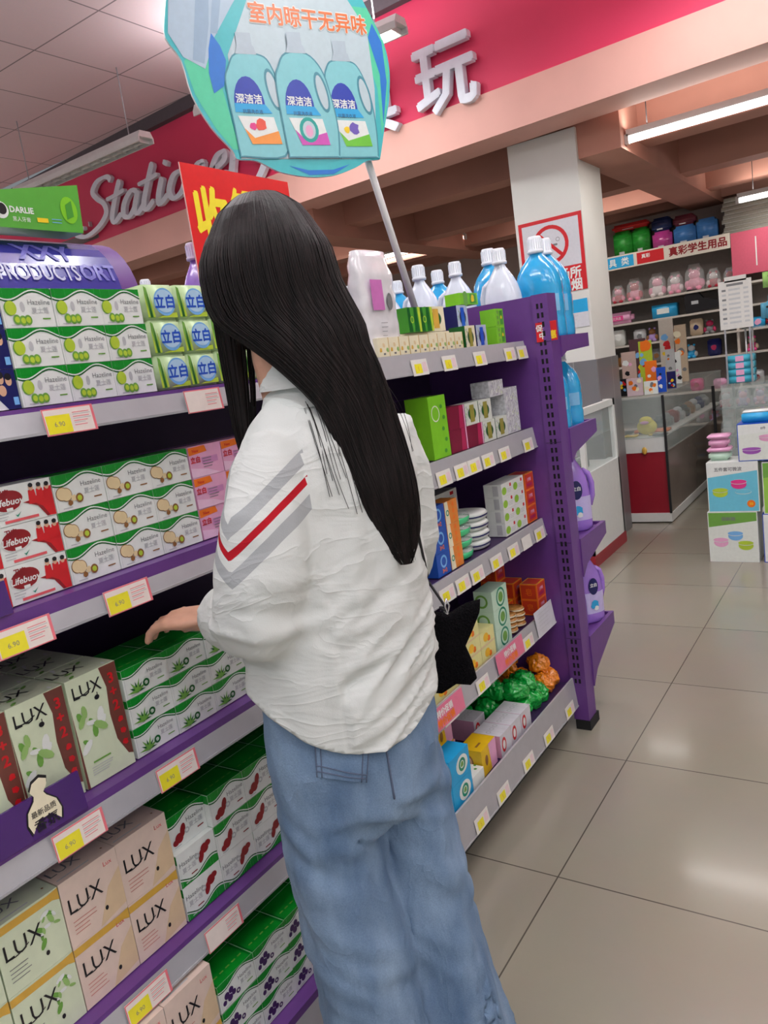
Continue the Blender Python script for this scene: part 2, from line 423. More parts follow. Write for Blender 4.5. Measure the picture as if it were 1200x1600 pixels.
words = ['behind the round board, its lit end showing beside it', 'left of the board, switched off, above the script letters', 'right of the fascia characters, above the frame'] + ['over the %s' % q for q in ('shelf unit, second row from the fascia', 'aisle, second row from the fascia', 'right wall, second row from the fascia', 'shelf unit, level with the photographer', 'photographer', 'right wall, level with the photographer', 'aisle behind the photographer', 'right wall behind the photographer', 'left part of the shop, second row, added fill lamp', 'left part of the shop, third row, added fill lamp', 'far left of the shop, second row, added fill lamp', 'far left of the shop, near the fascia, added fill lamp')]
for i, (x, y, on) in enumerate(FRONT_LAMPS):
    lb = 'tube lamp hanging %s' % words[i]
    front_lamp(x, y, on, lb)
def back_lamp(x, y, z, label):
    r = empty('tube_lamp', (x, y, z)); tag(r, label, 'lamp', 'bare tube lamps in the back room')
    mb = MB(); mb.box((-.62, -.02, .02), (.62, .02, .055), LAMPW); mb.build('batten', r)
    mb = MB(); mb.tube([(-.6, 0, 0), (.6, 0, 0)], .02, TUBE, 10); mb.build('tube', r)
    for s in (-1, 1):
        mb = MB(); mb.box((s * .62 - .012, -.02, -.022), (s * .62 + .012, .02, .03), LAMPW); mb.build('lamp_holder', r)
    for s in (-.5, .5):
        mb = MB(); mb.tube([(s, 0, .055), (s, 0, 2.846 - z)], .003, DARK, 5); mb.build('hanger', r)
bl = ['bright tube lamp hanging at upper right, beside the white column', 'smaller tube lamp at right above the grey book stack',
      'short lit tube lamp just right of the long-haired head', 'long lit tube lamp behind the white board pole', 'lit tube lamp just above the white detergent bottles', 'lit tube lamp hidden deep behind the round board']
for (x, y, z), lb in zip(BACK_LAMPS, bl): back_lamp(x, y, z, lb)

# ---------------------------------------------------------------- gondola
G = empty('display_shelf', (0, 0, 0)); tag(G, 'long purple supermarket shelf unit with five tiers of soap', 'shelf unit')
DECK = {1: 1.322, 2: 1.055, 3: .750, 4: .432, 5: .168}
RAILA = {1: (1.281, 1.314), 2: (1.007, 1.034), 3: (.699, .735), 4: (.385, .421), 5: (.085, .150)}
RAILB = {1: (1.281, 1.334), 2: (.990, 1.056), 3: (.693, .751), 4: (.385, .445), 5: (.085, .187)}
XF = {1: 0, 2: 0, 3: 0, 4: 0, 5: .05}
for k in range(1, 6):
    for (y0, y1, rail, bay) in ((.30, 1.378, RAILA, 'A'), (1.382, 2.355, RAILB, 'B')):
        mb = MB(); x = XF[k]; d = DECK[k] - .002
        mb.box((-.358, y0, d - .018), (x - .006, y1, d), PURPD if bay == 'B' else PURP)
        if bay == 'A': mb.box((x - .006, y0, rail[k][1] - .002), (x + .004, y1, d), PURP)
        for yy in (y0, y1 - .012): mb.prism([(-.358, d - .018), (-.358, d - .05), (x - .02, d - .03), (x - .02, d - .018)], 1, yy, yy + .012, PURPD)
        sh = mb.build('shelf_board', G)
        mb = MB(); a, b = rail[k]
        mb.prism([(x - .006, a), (x + .010, a), (x + .014, a + .003), (x + .004, b), (x - .002, b)], 1, y0, y1, STEEL)
        mb.prism([(x + .012, a), (x + .016, a), (x + .016, a + .004), (x + .012, a + .004)], 1, y0, y1, STEEL)
        mb.build('price_rail', sh)
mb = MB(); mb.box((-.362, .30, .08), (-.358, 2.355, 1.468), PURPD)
mb.box((-.372, .30, .08), (-.362, 2.355, 1.472), PURP)
for q in range(4): mb.box((-.3579, .30, .3 + q * .3), (-.3572, 2.355, .302 + q * .3), PURP)
mb.build('back_panel', G)
mb = MB(); mb.box((-.36, .32, .02), (.02, 2.35, .083), DARK); mb.build('plinth', G)
# end panel with slotted post
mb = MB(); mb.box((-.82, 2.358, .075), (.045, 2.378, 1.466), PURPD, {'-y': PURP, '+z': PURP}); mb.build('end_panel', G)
HOLE = mat('slot_black', (12, 8, 16), rough=.9, var=0)
mb = MB(); mb.box((.045, 2.352, .035), (.098, 2.425, 1.468), PURP)
pl = PYm(2.352)
z = .17
while z < 1.44:
    for xo in (.060, .074): mb.rect(pl, xo, z, xo + .0075, z + .016, HOLE, 2)
    z += .0285
for zz in (.33, .665, 1.0, 1.32): mb.rect(pl, .046, zz, .097, zz + .002, PURPD, 2)
mb.build('slotted_post', G)
mb = MB(); mb.box((.05, 2.35, 0), (.102, 2.44, .034), DARK); mb.build('foot', G)
mb = MB(); mb.box((-.80, 2.35, 0), (-.75, 2.44, .034), DARK); mb.build('foot', G)
mb = MB(); mb.box((-.78, 2.353, .034), (-.74, 2.425, 1.46), PURP); mb.build('rear_post', G)
for z, dr_ in ((1.322, .055), (1.022, .10), (.648, .12), (.302, .17)):
    mb = MB(); mb.box((-.785, 2.38, z - .02), (.088, 2.69, z), PURP)
    mb.box((-.785, 2.682, z - .034), (.088, 2.6935, z + .0115), PURP)
    sh = mb.build('end_shelf', G)
    for xb in (.0885, -.80):
        mb = MB(); mb.prism([(2.425, z - dr_), (2.47, z - dr_ * .72), (2.694, z - .034), (2.694, z + .012), (2.425, z + .012)], 0, xb, xb + .014, PURP); mb.build('bracket', sh)
# curved header with printed insert
HB = mat('blue_header_film', (62, 58, 150), rough=.18, var=.1, scale=4, coat=.6)
HBL = mat('header_ghost_print', (112, 108, 190), rough=.3, var=0)
hd = empty('header_sign', (0, 0, 0)); tag(hd, 'purple curved header sign with the white word PRODUCTS at top left', 'sign')
arc = [(-.33, 1.482), (-.145, 1.482)] + [(-.145 - .10 * (1 - math.cos(t)), 1.482 + .123 * math.sin(t)) for t in [i * math.pi / 2 / 8 for i in range(1, 9)]] + [(-.33, 1.60)]
mb = MB(); mb.prism(arc, 1, .28, .985, PURP, True); mb.build('header_housing', hd)
# printed sheet follows the arc
mb = MB(); ts = [i * math.pi / 2 / 8 for i in range(0, 8)]
pts = [(-.143 - .10 * (1 - math.cos(t)), 1.482 + .123 * math.sin(t)) for t in ts]
for i in range(len(pts) - 1):
    (xa, za), (xb, zb) = pts[i], pts[i + 1]
    mb.add([(xa, .29, za), (xa, .945, za), (xb, .945, zb), (xb, .29, zb)], [(0, 1, 2, 3)], HB, True)
def on_arc(mb, body, cy, s0, h, mt, bold, lay, sx=1.):
    vs, fs, w = glyphs(body, bold)
    out = []
    for p in vs:
        s = s0 + (p[1] - .36) * h; t = s / .15 * math.pi / 2 * .93; t = max(0, min(1.5, t))
        out.append((-.142 - .10 * (1 - math.cos(t)) + lay * .0006, cy + (p[0] - w / 2) * h * sx, 1.482 + .123 * math.sin(t)))
    mb.add(out, fs, mt)
on_arc(mb, 'XXY', .825, .088, .050, HBL, .03, 1); on_arc(mb, 'ORT', .908, .050, .036, HBL, .03, 1)
on_arc(mb, 'PRODUCTS', .793, .048, .036, print_mat('header_lavender_print', (190, 190, 222)), .01, 2, .80)
mb.build('header_sheet', hd)
mb = MB(); pl = PX(-.141); dv = (Vector((-.150, 0, 1.475)), Y, (Z * .93 - X * .36).normalized())
mb.disc(dv, .752, .092, .022, .020, WHITE, 3); mb.text(dv, 'L', .700, .083, .028, NAVY, 4); mb.build('round_logo', hd)
# ---------------------------------------------------------------- cartons
def wave(u, h): return h * (1 - .15 - .12 * math.cos(2 * math.pi * (u - .15)))
def wave_front(mb, pl, w, h, flip=False):
    P = 14
    f = (lambda u, v: (w - u, h - v)) if flip else (lambda u, v: (u, v))
    us = [i / P for i in range(P + 1)]
    def strip(lo, hi, m, lay):
        for a, b in zip(us[:-1], us[1:]):
            q = [f(a * w, lo(a)), f(b * w, lo(b)), f(b * w, hi(b)), f(a * w, hi(a))]
            mb.dec(pl, q, m, lay)
    top = lambda u: h * .998
    strip(lambda u: wave(u, h), top, GREEN, 1)
    strip(lambda u: wave(u, h) - h * .035, lambda u: wave(u, h), WHITE, 1)
    strip(lambda u: wave(u, h) - h * .075, lambda u: wave(u, h) - h * .035, DGREEN, 1)
def fruit(mb, pl, kind, w, h, ox=.27, oy=.36):
    cx, cy = w * ox, h * oy; w = w * 1.25; h = h * 1.3
    if kind == 'lime':
        mb.disc(pl, cx - .10 * w, cy + .10 * h, .085 * w, .14 * h, LGREEN, 2); mb.disc(pl, cx - .08 * w, cy + .11 * h, .085 * w, .14 * h, YGREEN, 3)
        for dx, dy, r in ((-.02, -.12, .06), (.07, -.14, .06), (.15, -.13, .06)):
            mb.disc(pl, cx + dx * w, cy + dy * h, r * w, .10 * h, LGREEN, 4); mb.disc(pl, cx + dx * w, cy + dy * h, r * .6 * w, .06 * h, YGREEN, 5)
        mb.disc(pl, cx + .10 * w, cy + .13 * h, .035 * w, .10 * h, LGREY, 2)
    elif kind == 'ginger':
        for dx, dy, r in ((-.10, .09, .085), (-.04, .06, .08)):
            mb.disc(pl, cx + dx * w, cy + dy * h, (r + .01) * w, .145 * h, BROWN, 3); mb.disc(pl, cx + dx * w, cy + dy * h, r * w, .13 * h, BEIGE, 4)
        mb.blob(pl, cx + .06 * w, cy - .04 * h, .055 * w, BEIGE, 4, seed=3); mb.blob(pl, cx, cy - .12 * h, .05 * w, BROWN, 4, seed=5)
        mb.disc(pl, cx + .15 * w, cy - .06 * h, .06 * w, .10 * h, BROWN, 5); mb.disc(pl, cx + .15 * w, cy - .06 * h, .035 * w, .06 * h, YGREEN, 6)
    elif kind == 'aloe':
        for k, a in enumerate((-.1, .35, .8, 1.25, 1.7, 2.15, 2.6, 3.1)):
            L = w * (.19 if k % 2 else .15); dx, dy = math.cos(a), math.sin(a)
            mb.dec(pl, [(cx - dy * .03 * w, cy - .16 * h + dx * .03 * w), (cx + dy * .03 * w, cy - .16 * h - dx * .03 * w), (cx + dx * L, cy - .16 * h + dy * L * 1.0)], LGREEN if k % 2 else DGREEN, 3 + k % 2)
        mb.ring(pl, cx + .17 * w, cy - .05 * h, .03 * w, .06 * w, DGREEN, 5, 14)
    elif kind == 'date':
        for dx, dy, rx, ry, a in ((.0, -.06, .085, .11, .8), (.09, .06, .055, .15, .3), (-.08, -.12, .06, .07, .2)):
            mb.disc(pl, cx + dx * w, cy + dy * h, rx * w, ry * h, DRED, 3, rot=-a)
        mb.ring(pl, cx + .17 * w, cy + .0 * h, .025 * w, .05 * w, LGREY, 4, 14)
    elif kind == 'berry':
        bm = print_mat('berry_print', (66, 36, 92))
        for dx, dy, r in ((-.06, .06, .055), (.04, .12, .05), (.0, -.06, .055), (-.12, -.08, .04), (.09, .0, .045)):
            mb.disc(pl, cx + dx * w, cy + dy * h, r * w, r * 1.7 * h, bm, 3)
        mb.ring(pl, cx + .18 * w, cy - .08 * h, .02 * w, .045 * w, bm, 4, 14)
def lines(mb, pl, u, v, wd, n, gap, m, lay=2, t=.0012, seed=0):
    rr = random.Random(seed)
    for k in range(n): mb.rect(pl, u, v - k * gap, u + wd * (.6 + .4 * rr.random()), v - k * gap + t, m, lay)
def herb_box(kind, w, h, d, flip=False):
    mb = MB(); mb.box((-d, 0, 0), (0, w, h), WHITE, {'+z': WHITE if flip else GREEN, '-z': GREEN if flip else WHITE})
    pl = PX(0)
    wave_front(mb, pl, w, h, flip)
    fr = (lambda m_, *a, **k: m_)
    if flip: pl = (Vector((0, w, h)), -Y, -Z); fruit(mb, (Vector((0, w, h)), -Y, -Z), kind, w, h, .30, .42)
    else: fruit(mb, pl, kind, w, h)
    pt = PX(0)
    yo = .60 if not flip else .62
    xo = .73 if not flip else .26
    mb.text(pt, 'Hazeline', w * xo, h * (yo + .05), h * .19, GREYT, 2)
    mb.text(pt, '夏士莲', w * xo, h * (yo - .17), h * .17, LGREY, 2, bold=.01)
    mb.rect(pt, w * (xo + .02), h * .20, w * (xo + .18), h * .235, BROWN if kind in ('ginger',) else LGREEN if kind != 'date' else DRED, 2)
    mb.rect(pt, w * .12, h * .06, w * .30, h * .085, LGREY, 2)
    mb.rect(pt, w * .03, h * .03, w * .034, h * .7, LGREY, 2)
    if not flip:
        pz = PZ(h, 0, 0)
        for k in range(5): mb.rect(pz, w * (.12 + .17 * k), d * .28, w * (.22 + .17 * k), d * .33, LGREEN, 1)
        for (uu, vv) in ((.02, .2), (.95, .2)): mb.rect(pz, w * uu, d * .02, w * (uu + .02), d * .9, DGREEN, 1)
        wave_side = (Vector((0, 0, 0)), -X, Z)
    # end flap, seen on the -y side
    pe = (Vector((-d, 0, 0)), X, Z)
    mb.rect(pe, d * .0, h * .72, d, h * .98, GREEN, 1); mb.rect(pe, d * .1, h * .12, d * .6, h * .15, LGREY, 1)
    return mb.build({'lime': 'soap_box', 'ginger': 'soap_box'}.get(kind, 'soap_box'))
ORD = ['leftmost', 'second from left', 'third from left', 'fourth from left', 'fifth from left', 'sixth from left', 'seventh from left', 'eighth from left']
COLN = ['leftmost', 'second column', 'third column', 'fourth column', 'fifth column', 'sixth column', 'seventh column']
ROWN = {1: [''], 2: ['bottom row', 'top row'], 3: ['bottom row', 'middle row', 'top row'], 4: ['bottom row', 'second row', 'third row', 'top row'], 5: ['bottom row', 'second row', 'third row', 'fourth row', 'top row']}
def grid(proto, w, h, x, y0, z0, cols, rows, what, where, group, cat='soap box', deep=0, ddepth=.0, gap=.0012, jit=.012, skip=(), rows_of=None, vgap=.0006):
    """stack of copies; each label says where it sits"""
    for r in range(rows):
        for c in range(cols):
            if (c, r) in skip: continue
            for dp in range(deep + 1):
                rw = ROWN[rows][r] if rows > 1 else ''
                lab = '%s on %s, %s%s' % (what, where, rw, (', ' + COLN[c]) if cols > 1 else '')
                if dp: lab += ', %s rank' % ['', 'second', 'third', 'rear'][dp]
                rz = (random.random() - .5) * jit
                put(proto, (x - dp * ddepth - random.random() * .002, y0 + c * (w + gap), z0 + r * (h + vgap)), lab, cat, group, rz)
E1 = .0006
# --- top shelf, left bay
D1 = DECK[1]
p = herb_box('lime', .0795, .0545, .052)
grid(p, .0795, .0545, -.022, .634, D1, 3, 3, 'white soap box with lime picture', 'top shelf', 'lime soap boxes on the top shelf')
def people_box():
    w, h, d = .094, .0545, .05
    mb = MB(); mb.box((-d, 0, 0), (0, w, h), WHITE, {'+z': NAVY}); pl = PX(0)
    mb.dec(pl, [(w * .3, h), (w, h), (w, 0), (w * .8, 0), (w * .62, h * .4)], NAVY, 1)
    for k, u in enumerate((.62, .76, .88)):
        mb.disc(pl, w * u, h * (.72 + .05 * (k % 2)), .05 * w, .13 * h, SKIN, 3); mb.disc(pl, w * u, h * (.82 + .05 * (k % 2)), .052 * w, .09 * h, BLACK, 4)
        mb.disc(pl, w * u, h * .48, .06 * w, .14 * h, SKIN if k == 1 else NAVY, 2)
    mb.rect(pl, w * .9, h * .1, w * .98, h * .3, SKY, 3)
    return mb.build('soap_box')
grid(people_box(), .094, .0545, -.022, .537, D1, 1, 3, 'navy and white soap box picturing people', 'top shelf at the frame edge', 'navy soap boxes on the top shelf')
def libai_box():
    w, h, d = .068, .0575, .06
    g1 = print_mat('pale_green_film', (186, 214, 160))
    mb = MB(); mb.rbox((-d, 0, 0), (0, w, h), g1, .004); pl = PX(.0002)
    mb.dec(pl, [(0.003, .003), (w * .25, .003), (w * .12, h * .9), (0.003, h * .95)], LGREEN, 1)
    for k, a in enumerate((.04, .12, .2)): mb.dec(pl, [(w * a, .004), (w * (a + .07), .004), (w * (a - .01), h * .8)], DGREEN if k % 2 else YGREEN, 2)
    mb.disc(pl, w * .62, h * .5, w * .33, h * .40, SKY, 3, 24); mb.disc(pl, w * .62, h * .52, w * .30, h * .33, print_mat('pale_blue_print', (176, 210, 236)), 4, 24)
    mb.text(pl, '立白', w * .60, h * .50, h * .40, BLUE, 5, bold=.035)
    mb.dec(pl, [(w * .3, .003), (w * .97, .003), (w * .97, h * .2), (w * .6, h * .12)], YGREEN, 2)
    return mb.build('soap_packet')
grid(libai_box(), .068, .0575, -.024, .885, D1, 7, 3, 'pale green soap packet with blue characters', 'top shelf', 'pale green soap packets on the top shelf', cat='soap packet', gap=.0015, jit=.02)
# --- second shelf, left bay
D2 = DECK[2]
p = herb_box('ginger', .0865, .0546, .055)
grid(p, .0865, .0546, -.022, .650, D2, 3, 3, 'white soap box with ginger picture', 'second shelf', 'ginger soap boxes on the second shelf')
def lifebuoy_box():
    w, h, d = .094, .0546, .055
    mb = MB(); mb.box((-d, 0, 0), (0, w, h), WHITE, {'+z': WHITE}); pl = PX(0)
    mb.dec(pl, [(w * .50, h * .50), (w * .72, h * .36), (w * .86, h * .02), (w * .995, h * .01), (w * .995, h * .8), (w * .62, h * .52)], RED, 1)
    mb.dec(pl, [(w * .50, h * .50), (w * .72, h * .34), (w * .84, h * .02), (w * .89, h * .02), (w * .80, h * .3), (w * .62, h * .5)], DRED, 2)
    for k, u in enumerate((.66, .79, .92)):
        mb.dec(pl, [(w * (u - .07), h * .42), (w * (u + .07), h * .42), (w * (u + .05), h * .78), (w * (u - .05), h * .78)], RED, 3)
        mb.disc(pl, w * u, h * (.84 - .02 * k), .036 * w, .085 * h, SKIN, 4); mb.disc(pl, w * u, h * (.90 - .02 * k), .038 * w, .06 * h, BLACK, 5)
    mb.disc(pl, w * .27, h * .62, w * .25, h * .28, WHITE, 3, 24, .1); mb.disc(pl, w * .27, h * .62, w * .235, h * .26, DRED, 4, 24, .1)
    mb.text(pl, 'Lifebuoy', w * .27, h * .60, h * .24, WHITE, 5, bold=.02, shear=.2)
    mb.text(pl, '卫宝', w * .20, h * .83, h * .18, DRED, 6, bold=.03)
    mb.rect(pl, w * .22, h * .36, w * .32, h * .44, WHITE, 5)
    mb.dec(pl, [(w * .34, h * .24), (w * .37, h * .17), (w * .44, h * .30), (w * .37, h * .22)], print_mat('teal_print', (20, 140, 110)), 3)
    mb.rect(pl, w * .16, h * .06, w * .70, h * .13, print_mat('coral_print', (220, 90, 96)), 3)
    lines(mb, pl, w * .05, h * .3, w * .2, 3, h * .07, LGREY)
    return mb.build('soap_box')
p = lifebuoy_box()
grid(p, .094, .0546, -.022, .459, D2, 2, 3, 'red and white soap box picturing people in red', 'second shelf', 'red and white soap boxes on the second shelf', gap=.0012)
def pink_box():
    w, h, d = .078, .0546, .05
    mb = MB(); mb.box((-d, 0, 0), (0, w, h), PINK); pl = PX(0)
    mb.dec(pl, [(0, h * .72), (w * .55, h * .78), (w * .5, h * .98), (0, h * .97)], ORANGE, 2); mb.text(pl, 'New', w * .2, h * .85, h * .14, RED, 3, bold=.02)
    mb.text(pl, '立白', w * .16, h * .56, h * .22, RED, 3, bold=.03); mb.rect(pl, w * .35, h * .4, w * .85, h * .6, print_mat('mauve_print', (206, 140, 190)), 2)
    mb.dec(pl, [(0, 0), (w * .9, 0), (w * .5, h * .2), (0, h * .32)], print_mat('pale_mauve', (240, 200, 226)), 2)
    lines(mb, pl, w * .38, h * .55, w * .4, 4, h * .09, GREYT, 3, seed=4)
    return mb.build('soap_box')
grid(pink_box(), .078, .0546, -.022, .916, D2, 5, 3, 'pink soap box with orange corner', 'second shelf', 'pink soap boxes on the second shelf')
# --- middle shelf, left bay
D3 = DECK[3]
def leaves(mb, pl, u0, v0, w, h, n, seed, cols, lay=2, size=.1):
    rr = random.Random(seed)
    for k in range(n):
        a = rr.random() * 6.28; cu, cv = u0 + rr.random() * w, v0 + rr.random() * h; s = size * (.6 + .7 * rr.random())
        mb.disc(pl, cu, cv, s, s * .45, cols[k % len(cols)], lay + k % 3, 9, a)
def swoosh(mb, pl, u, v, wd, dp):
    n = 8; f = lambda t: v - dp * math.sin(math.pi * t) + dp * 1.2 * t
    for k in range(n):
        a, b = k / n, (k + 1) / n; mb.dec(pl, [(u + wd * a, f(a) - .0009), (u + wd * b, f(b) - .0009), (u + wd * b, f(b) + .0009), (u + wd * a, f(a) + .0009)], BLACK, 3)
def lux_tall():
    w, h, d = .088, .172, .075
    mb = MB(); mb.box((-d, 0, 0), (0, w, h), LUXG, {'+z': LUXG}); pl = PX(0)
    bc = [(w * .66, h * .995), (w * .74, h * .80), (w * .70, h * .55), (w * .74, h * .30), (w * .9, h * .12), (w * .995, h * .10), (w * .995, h * .995)]
    mb.dec(pl, bc, LUXB, 1)
    mb.dec(pl, [(0, 0), (w * .05, 0), (w * .02, h * .5), (0, h * .8)], LUXB, 1)
    mb.text(pl, 'LUX', w * .36, h * .87, h * .165, BLACK, 3, sx=.95); swoosh(mb, pl, w * .10, h * .835, w * .34, h * .018); mb.disc(pl, w * .52, h * .755, .05 * w, .045 * w, BLACK, 3, 10); mb.rect(pl, w * .53, h * .775, w * .545, h * .8, BLACK, 3)
    for i, ch in enumerate('3+2'): mb.text(pl, ch, w * .85, h * (.87 - i * .13), h * .13, RED, 3, bold=.03)
    for i in range(3): mb.blob(pl, w * .88, h * (.46 - i * .11), .07 * w, RED, 3, seed=i, jag=.4)
    leaves(mb, pl, w * .12, h * .36, w * .45, h * .32, 11, 3, (LGREEN, WHITE, print_mat('soft_leaf', (150, 190, 110))), 3, .011)
    mb.rect(pl, w * .2, h * .2, w * .55, h * .215, LGREEN, 3); lines(mb, pl, w * .15, h * .16, w * .45, 4, h * .022, LGREY, 3)
    pz = PZ(h, 0, 0); mb.text(pz, 'LUX', w * .3, d * .55, d * .45, BLACK, 2, sx=.9); leaves(mb, pz, w * .1, d * .1, w * .8, d * .8, 8, 5, (LGREEN, WHITE), 1, .006)
    pe = (Vector((-d, 0, 0)), X, Z); leaves(mb, pe, d * .1, h * .2, d * .6, h * .6, 8, 6, (LGREEN, WHITE), 1, .006)
    return mb.build('soap_carton')
p = lux_tall(); nm = ['leftmost, cut by the frame', 'second from right', 'rightmost']
for i, y0 in enumerate((.418, .507, .600)):
    for dp in range(3):
        put(p, (-.022 - dp * .0765, y0, D3), 'tall green carton with brown band on middle shelf, %s%s' % (nm[i], ['', ', next behind', ', last behind'][dp]) if i or dp == 0 else 'tall green carton with brown band at frame edge, %s behind' % ['', 'next', 'last'][dp], 'soap carton', 'tall green cartons on the middle shelf', (random.random() - .5) * .02)
p = herb_box('aloe', .0868, .0495, .058)
grid(p, .0868, .0495, -.022, .695, D3, 7, 3, 'white soap box with aloe picture', 'middle shelf', 'aloe soap boxes on the middle shelf', deep=1, ddepth=.0592, jit=.02)
# --- fourth shelf, left bay
D4 = DECK[4]
def lux_box(base, gold, leafy, seed):
    w, h, d = .0985, .105, .07
    mb = MB(); mb.box((-d, 0, 0), (0, w, h), base, {'+z': base}); pl = PX(0)
    if gold: mb.rect(pl, 0, h * .86, w, h * .97, GOLD, 1); mb.dec(pl, [(w * .8, h * .9), (w, h * .82), (w, h * .99), (w * .8, h * .97)], GOLD, 2)
    mb.text(pl, 'LUX', w * .36, h * .60, h * .33, BLACK, 3, sx=.9); swoosh(mb, pl, w * .08, h * .50, w * .36, h * .04)
    if leafy: leaves(mb, pl, w * .6, h * .25, w * .33, h * .55, 12, seed, (LGREEN, WHITE, print_mat('soft_leaf', (150, 190, 110))), 2, .007)
    else:
        mb.dec(pl, [(w * .5, 0), (w, h * .1), (w, h * .7), (w * .75, h * .5)], print_mat('peach_swirl', (222, 196, 160)), 1)
        mb.text(pl, 'Lux', w * .82, h * .86, h * .10, print_mat('coral_print', (220, 90, 96)), 2)
    lines(mb, pl, w * .1, h * .34, w * .4, 4, h * .06, print_mat('rose_print', (205, 130, 120)) if not leafy else GREYT, 2, seed=seed)
    mb.disc(pl, w * .66, h * .22, .03 * w, .04 * w, BLACK, 3, 8)
    pz = PZ(h, 0, 0); mb.text(pz, 'LUX', w * .3, d * .5, d * .4, GREYT, 2); mb.disc(pz, w * .88, d * .25, .02 * w, .02 * w, BROWN, 2, 8); mb.rect(pz, w * .05, d * .12, w * .6, d * .16, LGREY, 1)
    pe = (Vector((-d, 0, 0)), X, Z); mb.rect(pe, 0, h * .86, d, h * .97, GOLD if gold else LGREY, 1)
    return mb.build('soap_carton')
pk0 = lux_box(LUXP, False, False, 2); pk1 = lux_box(LUXP, True, False, 3); gr = lux_box(LUXG, True, True, 4)
for i, y0 in enumerate((.521, .6205)):
    for dp in range(3):
        bh = ['', ' , next rank behind', ' , last rank behind'][dp].replace(' ,', ',')
        nm = ['left stack', 'right stack'][i]
        put(pk1, (-.022 - dp * .071, y0, D4), 'pink carton with gold strip on fourth shelf, %s bottom%s' % (nm, bh), 'soap carton', 'pink cartons on the fourth shelf', (random.random() - .5) * .02)
        put(pk0, (-.022 - dp * .071, y0, D4 + .1055), 'pale pink carton on fourth shelf, %s top%s' % (nm, bh), 'soap carton', 'pink cartons on the fourth shelf', (random.random() - .5) * .03)
for i, y0 in enumerate((.320, .4205)):
    for r in range(2):
        for dp in range(2):
            put(gr, (-.022 - dp * .071, y0, D4 + r * .1055), 'green leafy carton with gold strip on fourth shelf, %s %s%s' % (['far left', 'beside the pink ones,'][i], ['bottom', 'top'][r], ['', ' behind'][dp]), 'soap carton', 'green leafy cartons on the fourth shelf', (random.random() - .5) * .02)
p = herb_box('date', .0865, .0615, .062)
pf = herb_box('date', .0865, .0615, .062, flip=True)
for c in range(6):
    for r in range(3):
        for dp in range(4):
            if c == 0 and r == 2 and dp == 0 and False: continue
            q = pf if (r == 0 or (r == 1 and c == 0)) and c < 3 else p
            lab = 'white soap box with red date picture on fourth shelf, %s %s%s' % (['bottom', 'middle', 'top'][r] + ' row', COLN[c], ['', ', second rank', ', third rank', ', rear rank'][dp])
            x = -.022 - dp * .0635 - (.012 if (c == 0 and r == 2) else 0)
            put(q, (x, .7235 + c * .0875, D4 + r * .0621), lab, 'soap box', 'red date soap boxes on the fourth shelf', (random.random() - .5) * .015)
# --- bottom shelf, left bay
D5 = DECK[5]
p = herb_box('berry', .0865, .052, .06)
grid(p, .0865, .052, .026, .7155, D5, 7, 3, 'white soap box with berry picture', 'bottom shelf', 'berry soap boxes on the bottom shelf', deep=3, ddepth=.0612, jit=.02)
for i, y0 in enumerate((.512, .612)):
    for r in range(2):
        for dp in range(2):
            put([pk1, pk0][r], (.026 - dp * .071, y0, D5 + r * .1055), '%s on bottom shelf, %s%s' % (['pink carton with gold strip', 'pale pink carton'][r], ['left stack', 'right stack'][i], ['', ' behind'][dp]), 'soap carton', 'pink cartons on the bottom shelf', (random.random() - .5) * .02)

# ================================================================ right bay
def simple_box(w, h, d, base, fn=None, top=None, side=None, name='soap_box'):
    mb = MB(); f = {}
    if top: f['+z'] = top
    if side: f['-y'] = side
    mb.box((-d, 0, 0), (0, w, h), base, f)
    if fn: fn(mb, PX(0), w, h, (Vector((-d, 0, 0)), X, Z), PZ(h), d)
    return mb.build(name)
def flower(mb, pl, w, h, pe, pz, d):
    for k in range(3): mb.blob(pl, w * (.2 + .3 * k), h * (.35 + .25 * (k % 2)), .14 * w, [GOLD, BEIGE, print_mat('soft_leaf', (150, 190, 110))][k], 1, seed=k)
    mb.rect(pl, w * .94, 0, w * .98, h, GOLD, 1); mb.rect(pl, w * .4, h * .1, w * .6, h * .2, GREYT, 2)
p = simple_box(.047, .045, .04, CREAM, flower)
for c in range(9):
    put(p, (-.010, 1.535 + c * .0482, D1 + .012), 'small cream flowered soap box in the top shelf row, number %s from left' % ['one', 'two', 'three', 'four', 'five', 'six', 'seven', 'eight', 'nine'][c], 'soap box', 'cream flowered boxes on the top shelf', (random.random() - .5) * .03)
def barbell(col):
    def fn(mb, pl, w, h, pe, pz, d):
        mb.disc(pl, w * .5, h * .5, w * .32, h * .30, GREYT, 1); mb.disc(pl, w * .5, h * .5, w * .28, h * .26, DGREEN if col is not BLUE else NAVY, 2)
        mb.rect(pl, w * .34, h * .12, w * .66, h * .90, col, 3); leaves(mb, pl, w * .02, h * .1, w * .2, h * .8, 5, 4, (LGREEN, LGREY), 1, .005)
        mb.rect(pe, 0, 0, d, h, DGREEN if col is not BLUE else NAVY, 1)
    return fn
OLIVE = print_mat('olive_print', (150, 144, 62))
